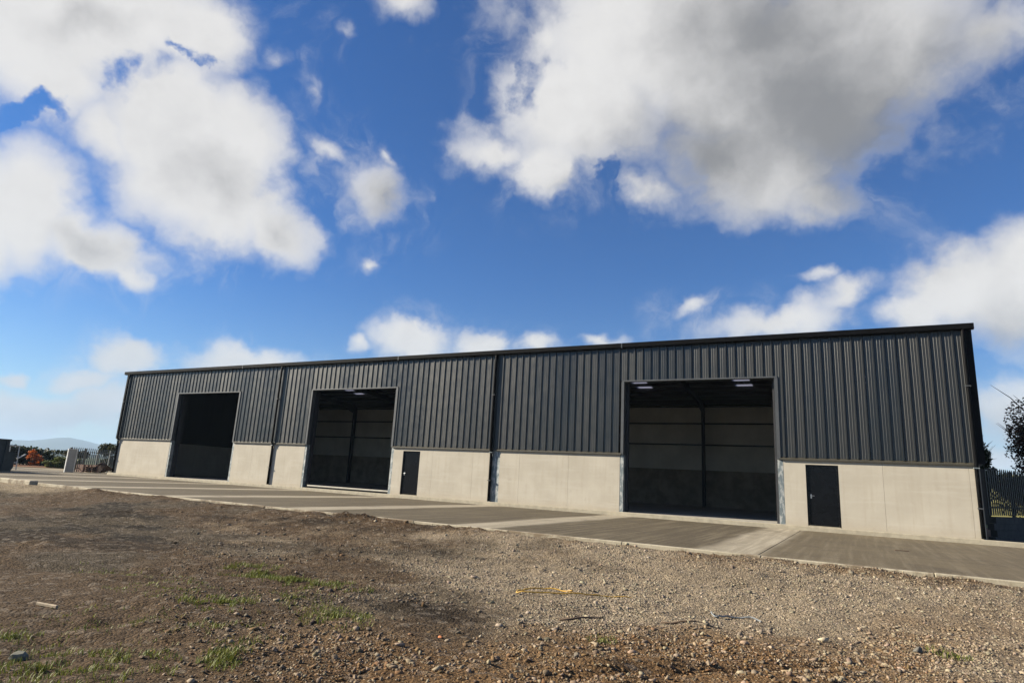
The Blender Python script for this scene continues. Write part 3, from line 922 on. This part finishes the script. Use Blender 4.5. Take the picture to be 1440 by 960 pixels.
# eaves gutter in lengths, joints with pale unions
for x0, x1 in ((-8.53, 3.80), (-20.73, -8.53), (-32.93, -20.73), (-45.5, -32.93)):
    g = part(MB().prism([(-0.05, 6.83), (-0.19, 6.83), (-0.215, 6.86), (-0.225, 7.035), (-0.205, 7.035), (-0.195, 6.87), (-0.18, 6.85), (-0.05, 6.85)], 'x', x0 + 0.004, x1 - 0.004), 'gutter', M_BLACK)
    part(MB().box(x0 - 0.02, x0 + 0.02, -0.232, -0.04, 6.825, 7.03), 'gutter_union', M_TRIM, g)
part(MB().box(3.785, 3.80, -0.222, -0.05, 6.835, 7.03), 'gutter_end', M_BLACK)
# corner flashings
part(MB().prism([(XR - 0.03, -0.078), (XR + 0.16, -0.078), (XR + 0.16, 0.14), (XR + 0.07, 0.14), (XR + 0.07, -0.03), (XR - 0.03, -0.03)], 'z', CZ + 0.03, 6.83), 'corner_flashing', M_BLACK)
part(MB().box(XL - 0.13, XL + 0.03, -0.078, 0.12, CZ + 0.03, 6.83), 'corner_flashing', M_BLACK)
# downpipes with brackets
def downpipe(x):
    d = part(MB().tube([(x + 0.02, -0.14, 6.835), (x + 0.015, -0.14, 6.72), (x, -0.15, 6.45), (x, -0.15, 2.42), (x, -0.085, 2.22), (x, -0.068, 2.0), (x, -0.068, 0.02)], 0.061, 12), 'downpipe', M_BLACK, smooth=True)
    for z in (2.22, 0.95, 4.9):
        br = M_GALV if z == 2.22 else M_TRIM
        part(MB().box(x - 0.078, x + 0.078, -0.222 if z > 2.3 else -0.16, -0.07 if z > 2.3 else -0.003, z - 0.018, z + 0.018), 'pipe_bracket', br, d)
for x in (3.47, -14.81, -29.48, -45.0):
    downpipe(x)
# personnel doors
for a, b_ in DOORS:
    fr = part(MB().prism([(a - 0.028, 0.0), (a + 0.035, 0.0), (a + 0.035, 2.085), (b_ - 0.035, 2.085), (b_ - 0.035, 0.0), (b_ + 0.028, 0.0), (b_ + 0.028, 2.156), (a - 0.028, 2.156)], 'y', 0.03, 0.16), 'door_frame', M_DOOR)
    dr = part(MB().box(a + 0.038, b_ - 0.038, 0.06, 0.105, 0.035, 2.08), 'door', M_DOOR, bevel=0.003)
    part(MB().box(a - 0.02, b_ + 0.02, -0.01, 0.15, 0.002, 0.028), 'door_sill', M_PLINTH)
    hx = a + 0.11
    hb = MB().box(hx - 0.02, hx + 0.02, 0.050, 0.062, 0.97, 1.11)
    hb.tube([(hx, 0.055, 1.06), (hx, 0.005, 1.06)], 0.012, 8).tube([(hx - 0.01, 0.005, 1.06), (hx + 0.11, 0.005, 1.06)], 0.010, 8)
    part(hb, 'handle', M_CHROME, dr)

# portal frames, rails, rear wall
RX = [b_ for b_ in bayx]
for i, x in enumerate(RX):
    x_ = x - 0.14 if i == 0 else (x + 0.14 if i == 8 else x)
    fr = MB()
    t_ = 0.09
    for y0, y1 in ((0.26, 0.58), (DEP - 0.58, DEP - 0.26)):
        fr.box(x_ - t_, x_ + t_, y0, y1, 0 if y0 < 1 else 0.0, EAVE - 0.28)
    for sgn in (0, 1):
        ya, yb = (0.26, DEP / 2) if sgn == 0 else (DEP - 0.26, DEP / 2)
        za, zb = EAVE - 0.26, EAVE - 0.26 + SLOPE * (DEP / 2 - 0.26)
        yh = ya + (1.9 if sgn == 0 else -1.9)
        zh = za + SLOPE * 1.9
        fr.prism([(ya, za), (yb, zb), (yb, zb - 0.34), (yh, zh - 0.34), (ya, za - 0.75)], 'x', x_ - t_ + 0.002, x_ + t_ - 0.002)
    part(fr, 'portal_frame', M_STEEL)
for z in (3.95, 5.35, EAVE - 0.5):
    part(MB().box(XL + 0.1, XR - 0.1, DEP - 0.25, DEP - 0.07, z - 0.04, z + 0.04), 'sheeting_rail', M_STEEL)
    if z > 5.4:
        part(MB().box(XL + 0.1, XR - 0.1, 0.08, 0.24, z - 0.1, z + 0.1), 'sheeting_rail', M_STEEL)
part(MB().box(XL + 0.1, XR - 0.1, DEP - 0.5, DEP - 0.07, EAVE - 0.4, EAVE - 0.06), 'eaves_beam', M_STEEL)
part(MB().box(XL + 0.1, XR - 0.1, 0.06, 0.22, EAVE - 0.16, EAVE - 0.03), 'eaves_beam', M_STEEL)
_rw = MB().box(0.004, BAY / 2 - 0.004, 0, 0.055, CZ + 0.004, EAVE - 0.03).mesh('liner_panel', M_LINER)
_rc = MB().box(0.006, BAY / 2 - 0.006, -0.2, 0.0, 0, CZ).mesh('rear_wall_panel', M_INCONC)
for k in range(16):
    x0 = XL + BAY / 2 * k
    place('liner_panel', _rw, WH, (x0, DEP - 0.06, 0))
    place('rear_wall_panel', _rc, WH, (x0, DEP - 0.062, 0))
# roof: a panel each bay and slope with a translucent strip let in
for i in range(8):
    x1 = XR - BAY * i
    x0 = x1 - BAY
    xm = (x0 + x1) / 2
    if i == 0: x1 += 0.16
    if i == 7: x0 -= 0.16
    for rear in (0, 1):
        def Yz(y):
            return (DEP - y if rear else y)
        def slab(xa, xb, ya, yb, th=0.07):
            mb = MB()
            za, zb = EAVE + SLOPE * ya, EAVE + SLOPE * yb
            mb.prism([(Yz(ya), za), (Yz(yb), zb), (Yz(yb), zb + th), (Yz(ya), za + th)], 'x', xa, xb)
            return mb
        la, lb = 2.5, 4.9
        rp = MB()
        for q in (slab(x0 + 0.004, xm - 0.5, -0.12, DEP / 2), slab(xm + 0.5, x1 - 0.004, -0.12, DEP / 2),
                  slab(xm - 0.498, xm + 0.498, -0.12, la), slab(xm - 0.498, xm + 0.498, lb, DEP / 2)):
            rp.add(q.v, q.f)
        part(rp, 'roof_panel', M_ROOF)
        part(slab(xm - 0.494, xm + 0.494, la + 0.004, lb - 0.004, 0.02), 'rooflight', M_RLIGHT)
for y in (1.9, 3.3, 4.5, 6.2, 7.9):
    for rear in (0, 1):
        yy = DEP - y if rear else y
        z = EAVE + SLOPE * y
        part(MB().box(XL + 0.1, XR - 0.1, yy - 0.035, yy + 0.035, z - 0.2, z - 0.006), 'purlin', M_STEEL)
part(MB().prism([(DEP / 2 - 0.3, EAVE + SLOPE * (DEP / 2 - 0.3) + 0.075), (DEP / 2, EAVE + SLOPE * DEP / 2 + 0.075), (DEP / 2 + 0.3, EAVE + SLOPE * (DEP / 2 - 0.3) + 0.075), (DEP / 2, EAVE + SLOPE * DEP / 2 + 0.10)], 'x', XL - 0.2, XR + 0.2), 'ridge_cap', M_ROOF)

# ------------------------------------------------------------------ plants
def leaves(lumps, n, size, cols, gap=0.0):
    """lumps: (x,y,z,rx,ry,rz); small tilted leaf quads scattered through the lumps"""
    vol = np.array([l[3] * l[4] * l[5] for l in lumps]) ** 0.8
    pick = rng.choice(len(lumps), n, p=vol / vol.sum())
    L = np.array(lumps)[pick]
    d = rng.normal(size=(n, 3))
    d /= np.linalg.norm(d, axis=1)[:, None]
    r = rng.random(n) ** 0.45
    P = L[:, :3] + d * r[:, None] * L[:, 3:]
    R_ = rots(n)
    s_ = size * rng.uniform(0.6, 1.4, n)
    q = np.array([(-1, -0.5, 0), (0.2, -0.6, 0.1), (1, 0, 0), (0.1, 0.6, 0.1)])
    V = P[:, None, :] + np.einsum('kij,nj->kni', R_, q) * s_[:, None, None]
    cols = np.array(cols)
    c = cols[rng.choice(len(cols), n)] * rng.uniform(0.7, 1.3, (n, 1))
    Fq = np.arange(n * 4).reshape(n, 4)
    return V.reshape(-1, 3), Fq, np.repeat(c, 4, axis=0)
def plant(name, x, y, z, h, rx, ry, n, size, cols, label, cat, lumps=9, group=None, trunk=True, bare=0, low=0.25, seed=1):
    r = random.Random(seed)
    t_ = thing(name, (x, y, z), label, cat, group)
    ls = []
    for i in range(lumps):
        a = r.uniform(0, 6.28)
        k = r.uniform(0.15, 0.85)
        zz_ = z + h * r.uniform(low, 0.85)
        taper = 1.0 - 0.55 * max(0, (zz_ - z) / h - 0.4)
        f = r.uniform(0.28, 0.5)
        ls.append((x + rx * k * math.cos(a) * taper, y + ry * k * math.sin(a) * taper, zz_, rx * f, ry * f, h * r.uniform(0.10, 0.2)))
    V, Fq, C = leaves(ls, n, size, cols)
    V[:, 2] = np.maximum(V[:, 2], z + 0.02)
    place('crown', np_mesh('crown', V, Fq, M_LEAF, C), t_, (0, 0, 0))
    tb = MB()
    nl = lumps if trunk else min(lumps, 4)
    tr = max(0.02, h * 0.018)
    tb.tube([(x, y, z - 0.05), (x + 0.03 * h, y, z + h * 0.2), (x, y + 0.02 * h, z + h * 0.45)], [tr * 1.5, tr, tr * 0.7], 7)
    for l in ls[:nl]:
        p1 = (x + (l[0] - x) * 0.45, y + (l[1] - y) * 0.45, z + (l[2] - z) * 0.6 + 0.05 * h)
        tb.tube([(x, y, z + h * r.uniform(0.1, 0.3)), p1, (l[0], l[1], l[2])], [tr * 0.7, tr * 0.45, tr * 0.15], 5)
    for k in range(bare):
        l = r.choice(ls)
        dx, dy2, dz = r.uniform(-1, 1), r.uniform(-1, 1), r.uniform(0.1, 1)
        e = (l[0] + dx * l[3] * 1.5, l[1] + dy2 * l[4] * 1.5, l[2] + dz * l[5] * 1.7)
        mid = (l[0] + (e[0] - l[0]) * 0.5, l[1] + (e[1] - l[1]) * 0.5, l[2] + (e[2] - l[2]) * 0.6)
        tb.tube([(l[0], l[1], l[2]), mid, e], [tr * 0.25, tr * 0.16, tr * 0.05], 4)
    tb.build('trunk', M_BARK, t_, loc=(0, 0, 0))
    return t_
DG = [(0.035, 0.05, 0.018), (0.05, 0.065, 0.022), (0.028, 0.04, 0.016)]
RB = [(0.10, 0.045, 0.03), (0.07, 0.065, 0.03), (0.13, 0.055, 0.035), (0.06, 0.05, 0.028)]
plant('autumn_tree', 7.5, 10.6, 0.3, 6.2, 2.0, 2.0, 18000, 0.06, RB, 'dark red brown tree at the right edge beyond the fence', 'tree', 32, bare=90, seed=3, low=0.08)
plant('bush', 5.25, 11.0, 0.5, 3.5, 1.0, 1.0, 3600, 0.06, DG, 'thin dark green bush rising behind the palisade fence by the warehouse corner', 'bush', 9, bare=40, seed=5)
plant('bramble', 6.6, 9.2, 0.3, 2.2, 1.6, 0.9, 5000, 0.07, DG + RB, 'low dark bramble thicket behind the palisade fence at the right', 'bush', 9, bare=20, seed=6, low=0.1)
# left side
plant('shrub', -60.0, 8.1, -0.2, 2.75, 1.6, 1.7, 4200, 0.10, [(0.045, 0.05, 0.02), (0.07, 0.062, 0.025), (0.035, 0.045, 0.02)], 'olive green shrub behind the palisade fence beside the far building end', 'bush', 10, bare=10, seed=8, low=0.15)
plant('weed_clump', -63.0, 4.9, -0.18, 1.25, 0.95, 0.95, 1800, 0.10, [(0.13, 0.15, 0.045), (0.08, 0.11, 0.03), (0.15, 0.155, 0.055)], 'bright green weedy bush left of the leaning grey sheet', 'bush', 7, seed=9, low=0.08)
plant('weed_clump', -62.0, 5.9, -0.18, 0.85, 0.8, 0.7, 1200, 0.09, [(0.12, 0.12, 0.04), (0.08, 0.095, 0.03)], 'low yellowish weed clump at the foot of the green bush', 'bush', 6, seed=10, low=0.08)
plant('orange_shrub', -69.5, 6.0, -0.18, 1.55, 0.75, 0.75, 420, 0.10, [(0.42, 0.10, 0.02), (0.50, 0.15, 0.03), (0.30, 0.08, 0.02)], 'small orange autumn shrub in front of the dark hedge', 'shrub', 14, bare=20, seed=21, low=0.05)
plant('hedge', -73.0, 5.0, -0.2, 1.9, 1.5, 7.0, 11000, 0.14, [(0.022, 0.03, 0.012), (0.032, 0.04, 0.016)], 'long dark clipped hedge beyond the yard at the left', 'hedge', 40, trunk=False, seed=12, low=0.08)
plant('thorn_bush', -66.0, 7.9, -0.2, 1.9, 0.9, 1.2, 1700, 0.11, [(0.035, 0.04, 0.018), (0.05, 0.048, 0.022)], 'dark thorn bush behind the leaning grey sheet', 'bush', 8, bare=10, seed=13, low=0.1)

# ------------------------------------------------------------------ fences
def palisade(name, p0, p1, zb, zt0, zt1, step, wd, material, label, pts=3, post_to=None):
    p0, p1 = Vector((*p0, 0)), Vector((*p1, 0))
    d = p1 - p0
    L = d.length
    d.normalize()
    rz = math.atan2(d.y, d.x)
    f = thing(name, (p0.x, p0.y, zb), label, 'fence')
    h = zt0 - zb
    pm = MB().prism([(-wd / 2, 0.01), (wd / 2, 0.01), (wd / 2, h - 0.09), (0, h), (-wd / 2, h - 0.09)], 'y', -0.012, 0.012)
    # a W-section pale: a folded strip standing out of the rail
    me = pm.mesh('pale', material)
    k = 0
    s_ = 0.0
    while s_ < L:
        c = p0 + d * s_
        o = place('pale', me, f, (c.x, c.y, zb + (zt1 - zt0) * s_ / L), rz)
        o.rotation_euler = (random.uniform(-.004, .004), random.uniform(-.004, .004), rz)
        s_ += step
    nrm = Vector((-d.y, d.x, 0)) * 0.035
    for hz in (0.28, h - 0.3):
        a_, b2 = p0 + nrm, p1 + nrm
        mb = MB()
        mb.tube([(a_.x, a_.y, zb + hz), (b2.x, b2.y, zb + hz + zt1 - zt0)], 0.028, 4)
        mb.build('rail', material, f, loc=(0, 0, 0))
    for i in range(pts):
        c = p0 + d * (L * i / (pts - 1)) + nrm * 2.4
        MB().box(-0.05, 0.05, -0.05, 0.05, -0.3, h - 0.05).build('post', material, f, loc=(c.x, c.y, zb + (zt1 - zt0) * i / (pts - 1)))
    return f
palisade('palisade_fence', (-49.3, -0.75), (-57.6, 9.4), -0.15, 1.62, 1.58, 0.32, 0.10, M_FENCE, 'galvanised palisade fence running behind the far end of the warehouse', 7)
palisade('palisade_fence', (4.0, 2.1), (8.6, 11.5), 0.72, 2.36, 2.48, 0.2, 0.075, M_DFENCE, 'dark palisade fence on a low wall right of the warehouse', 5)
wl = thing('low_wall', (4.1, 2.1, -0.2), 'low dark block wall under the palisade fence right of the warehouse', 'wall')
dv = (Vector((8.6, 11.5, 0)) - Vector((4.0, 2.1, 0)))
LL = dv.length
rz = math.atan2(dv.y, dv.x)
bl = MB().box(0.003, 0.437, -0.1, 0.1, 0.003, 0.222).mesh('block', M_BLOCK, bevel=0.008)
for row in range(4):
    for k in range(int(LL / 0.44)):
        q = Vector((4.0, 2.1, 0)) + dv.normalized() * (k * 0.44 + (0.22 if row % 2 else 0.0))
        place('block', bl, wl, (q.x, q.y, -0.2 + 0.225 * row), rz)

# field rising behind, right
fx, fy = np.meshgrid(np.linspace(4, 90, 60), np.linspace(16.5, 110, 60))
fz = -0.5 + 0.085 * np.clip(fy - 17 + 0.2 * (fx - 6), 0, 70) + (fbm(fx, fy, 0.12, 3) - 0.5) * 0.8
ii = np.arange(3600).reshape(60, 60)
fq = np.stack([ii[:-1, :-1], ii[:-1, 1:], ii[1:, 1:], ii[1:, :-1]], -1).reshape(-1, 4)
place('field', np_mesh('field', np.stack([fx, fy, fz], -1).reshape(-1, 3), fq, M_FIELD, smooth=True))['kind'] = 'structure'

# ------------------------------------------------------------------ distant land
def land(name, prof, r0, r1, material, n=160):
    az = np.linspace(prof[0][0], prof[-1][0], n)
    el = np.interp(az, [p[0] for p in prof], [p[1] for p in prof])
    rr = np.linspace(r0, r1, 14)
    A, Rr = np.meshgrid(np.radians(az), rr)
    mid = (r0 + r1) / 2
    bumpv = np.clip(1 - ((Rr - mid) / (mid - r0)) ** 2, 0, 1)
    Ht = np.tan(np.radians(el))[None] * mid * bumpv + (fbm(A * 60, Rr / 200, 1.0, 4) - 0.5) * 0.10 * mid * np.tan(np.radians(0.8)) * bumpv - 2
    x, y = CAM.x + Rr * np.sin(A), CAM.y + Rr * np.cos(A)
    q = np.arange(x.size).reshape(x.shape)
    fc = np.stack([q[:-1, :-1], q[:-1, 1:], q[1:, 1:], q[1:, :-1]], -1).reshape(-1, 4)
    o = place(name, np_mesh(name, np.stack([x, y, Ht], -1).reshape(-1, 3), fc, material, smooth=True))
    o['kind'] = 'structure'
    return o
land('hills', [(-120, 0.7), (-95, 1.0), (-80, 0.6), (-67.9, 0.78), (-66.3, 0.86), (-65.5, 1.0), (-64.7, 1.2), (-63.9, 1.28), (-63.1, 1.16), (-62.2, 0.97), (-61, 0.8), (-55, 0.6), (-30, 0.9), (0, 0.6), (40, 0.8)], 5200, 8200, M_HILL, 400)
land('wooded_ridge', [(-120, 0.3), (-90, 0.2), (-68, 0.26), (-66.6, 0.33), (-65.4, 0.38), (-64, 0.34), (-62.7, 0.25), (-50, 0.3), (-20, 0.2), (40, 0.3)], 1100, 1900, M_WOODS, 400)

# ------------------------------------------------------------------ things in the yard at the left
sk = thing('skip_bin', (-46.3, -8.0, -0.2), 'dark grey steel skip at the left edge of the concrete', 'skip')
y1t, y1b, y0t, y0b = -6.15, -5.72, -11.0, -10.4
def skip_side(x):
    return MB().prism([(y0b, 0.0), (y1b - 0.12, 0.0), (y1b, 0.25), (y1b - 0.05, 1.15), (y1t, 1.2), (y1t, 1.86), (y0t, 1.86)], 'x', x - 0.025, x + 0.025)
for x in (-47.6, -45.6):
    skip_side(x).build('side_panel', M_SKIP, sk, loc=(0, 0, -0.15))
MB().prism([(y1b - 0.12, 0.02), (y1b - 0.002, 0.25), (y1b - 0.052, 1.15), (y1t - 0.002, 1.2), (y1t - 0.002, 1.85), (y1t - 0.06, 1.85), (y1b - 0.2, 0.25), (y1b - 0.2, 0.02)], 'x', -47.57, -45.63).build('end_panel', M_SKIP, sk, loc=(0, 0, -0.15))
MB().box(-47.57, -45.63, y0t, y1b - 0.1, 0.04, 0.09).build('floor_plate', M_SKIP, sk, loc=(0, 0, -0.15))
for x in (-47.6, -45.6):
    MB().box(x - 0.06, x + 0.06, y0t, y1t + 0.05, 1.82, 1.92).build('top_rail', M_SKIP, sk, loc=(0, 0, -0.15))
MB().box(-47.53, -45.67, y1t - 0.06, y1t + 0.05, 1.82, 1.92).build('top_rail', M_SKIP, sk, loc=(0, 0, -0.15))
for y in (-6.3, -7.3, -8.3, -9.3):
    MB().box(-45.575, -45.50, y - 0.05, y + 0.05, 0.05, 1.82).build('rib', M_SKIP, sk, loc=(0, 0, -0.15))
cg = thing('mesh_cage', (-48.0, -4.9, -0.15), 'white framed mesh cage standing behind the dark skip', 'cage')
cf = MB()
for a_, b2 in (((-48, -6.4, 1.44), (-48, -4.58, 1.43)), ((-48, -4.58, 1.43), (-48, -4.50, -0.1)), ((-48, -6.4, 1.44), (-48, -6.4, -0.1)), ((-48, -6.4, 0.35), (-48, -4.52, 0.35)),
               ((-49.2, -6.4, 1.44), (-49.2, -4.58, 1.43)), ((-48, -4.58, 1.43), (-49.2, -4.58, 1.43)), ((-49.2, -4.58, 1.43), (-49.2, -4.5, -0.1))):
    cf.tube([a_, b2], 0.035, 6)
cf.build('frame', M_WHITE, cg, loc=(0, 0, 0))
MB().tube([(-47.95, -4.15, 0.92), (-47.95, -4.45, 0.70), (-47.95, -4.62, 0.62)], 0.04, 6).build('arm', M_WHITE, cg, loc=(0, 0, 0))
ms = MB()
for k in range(13):
    y = -6.4 + 1.82 * k / 12
    ms.tube([(-48, y, 0.35), (-48, y, 1.42)], 0.011, 4)
for k in range(8):
    ms.tube([(-48, -6.4, 0.4 + k * 0.14), (-48, -4.55, 0.4 + k * 0.14)], 0.011, 4)
ms.build('wire_mesh', M_FENCE, cg, loc=(0, 0, 0))
gs = thing('leaning_sheet', (-48.5, -1.1, -0.15), 'pale grey sheet standing upright at the start of the palisade fence', 'sheet')
MB().box(-0.03, 0.03, -0.24, 0.27, 0.0, 1.58).build('board', M_PANEL, gs, loc=(-48.5, -1.1, -0.15), bevel=0.004)
gf = MB()
for b_ in ((-0.05, -0.29, -0.245, 0.0, 1.6), ):
    pass
gf.box(-0.045, 0.045, -0.29, -0.243, 0, 1.62).box(-0.045, 0.045, 0.273, 0.315, 0, 1.62).box(-0.045, 0.045, -0.242, 0.272, 1.585, 1.62)
gf.build('edge_frame', M_WHITE, gs, loc=(-48.5, -1.1, -0.15))
pt = thing('pallet_stack', (-50.4, 0.9, -0.15), 'stack of reddish timber pallets against the palisade fence', 'pallets')
for lv in range(4):
    for k in range(5):
        MB().box(-0.5, 0.5, -0.55 + 0.25 * k, -0.43 + 0.25 * k, 0.10, 0.125).build('slat', M_PALLET, pt, loc=(-50.2, 1.0, -0.15 + lv * 0.14))
    for y in (-0.5, 0.0, 0.45):
        MB().box(-0.5, 0.5, y - 0.04, y + 0.04, 0.0, 0.098).build('bearer', M_PALLET, pt, loc=(-50.2, 1.0, -0.15 + lv * 0.14))
rp_ = tag(place('rubble_heap', rock_mesh(77, (0.05, 0.035, 0.03)), None, (-51.6, 2.9, 0.1)), 'dark heap of rubbish at the fence near the far building end', 'heap')
rp_.scale = (0.9, 0.8, 0.55)

# ------------------------------------------------------------------ litter on the gravel
def curve_on_ground(pts, lift):
    return [(x, y, zat(x, y) + lift + dz) for x, y, dz in pts]
def smooth_path(pts, n=6):
    o = []
    for i in range(len(pts) - 1):
        p0, p1, p2, p3 = (np.array(pts[max(i - 1, 0)]), np.array(pts[i]), np.array(pts[i + 1]), np.array(pts[min(i + 2, len(pts) - 1)]))
        for k in range(n):
            t_ = k / n
            o.append(tuple(0.5 * (2 * p1 + (p2 - p0) * t_ + (2 * p0 - 5 * p1 + 4 * p2 - p3) * t_ ** 2 + (3 * p1 - p0 - 3 * p2 + p3) * t_ ** 3)))
    o.append(pts[-1])
    return o
st_pts = smooth_path([(-3.55, -16.75, 0.0), (-3.78, -16.72, .01), (-3.98, -16.80, .02), (-4.12, -17.08, .03), (-4.10, -17.38, .02), (-3.96, -17.36, .03), (-3.8, -17.18, .02), (-3.6, -17.0, .0), (-3.4, -16.85, .01), (-3.2, -16.65, -.01), (-3.0, -16.5, 0), (-2.8, -16.35, .0)])
tag(MB().tube(curve_on_ground(st_pts, 0.016), 0.009, 6).build('plastic_strap', M_YELLOW, smooth=True), 'looped yellow plastic strap lying on the grey gravel', 'strap')
sp2 = smooth_path([(-1.68, -16.72, 0.01), (-1.6, -16.9, 0.01), (-1.48, -16.78, 0.01), (-1.35, -16.7, 0.0), (-1.22, -16.66, 0.01), (-1.10, -16.7, 0.0)])
tag(MB().tube(curve_on_ground(sp2, 0.012), 0.010, 5).build('torn_plastic', M_PLASTIC), 'torn strip of pale blue grey plastic on the brown rubble', 'plastic')
def stick(p0, p1, r, label, material=M_TWIG, name='twig'):
    pts = [(p0[0] + (p1[0] - p0[0]) * k / 4 + random.uniform(-.02, .02), p0[1] + (p1[1] - p0[1]) * k / 4 + random.uniform(-.02, .02), random.uniform(0, .02)) for k in range(5)]
    return tag(MB().tube(curve_on_ground(pts, r + 0.008), [r, r, r * .9, r * .7, r * .4], 6).build(name, material, smooth=True), label, name.split('_')[-1])
stick((-2.02, -17.75), (-1.6, -17.55), 0.011, 'thin curved brown twig on the rubble left of the torn plastic')
stick((-2.9, -18.6), (-2.55, -18.25), 0.013, 'dark crooked twig lying on the grey gravel below the yellow strap')
wp = tag(MB().box(-0.15, 0.15, -0.014, 0.014, -0.02, 0.012).build('timber_offcut', M_WOOD, bevel=0.006), 'bleached timber offcut lying on dark soil at the far left', 'timber')
wp.location = (-7.2, -21.6, zat(-7.2, -21.6) + 0.02)
wp.rotation_euler = (0, 0, 0.15)
for (x, y, s_, lb) in ((0.9, -6.6, 0.16, 'flat dark scrap of card lying on the apron below the right door'),):
    o = tag(MB().box(-0.5, 0.5, -0.12, 0.12, 0, 0.05).build('card_scrap', M_TWIG), lb, 'scrap')
    o.location = (x, y, APZ + 0.004); o.scale = (0.3, 0.35, 0.3); o.rotation_euler = (0, 0, 0.2)

# ------------------------------------------------------------------ haze: the air between here and the far hills
hb = MB().box(-11900, 11900, -11900, 11900, -2.0, 200.0)
hz = hb.build('haze', M_LAND)
hz['kind'] = 'stuff'
hm = bpy.data.materials.new('pale_air')
hm.use_nodes = True
HT = NT(hm.node_tree)
ho = HT.n('ShaderNodeOutputMaterial')
hv = HT.n('ShaderNodeVolumePrincipled')
hv.inputs['Color'].default_value = (0.55, 0.76, 1.0, 1)
hv.inputs['Density'].default_value = 0.00016
HT.link(hv.outputs[0], ho.inputs['Volume'])
hz.data.materials.clear()
hz.data.materials.append(hm)
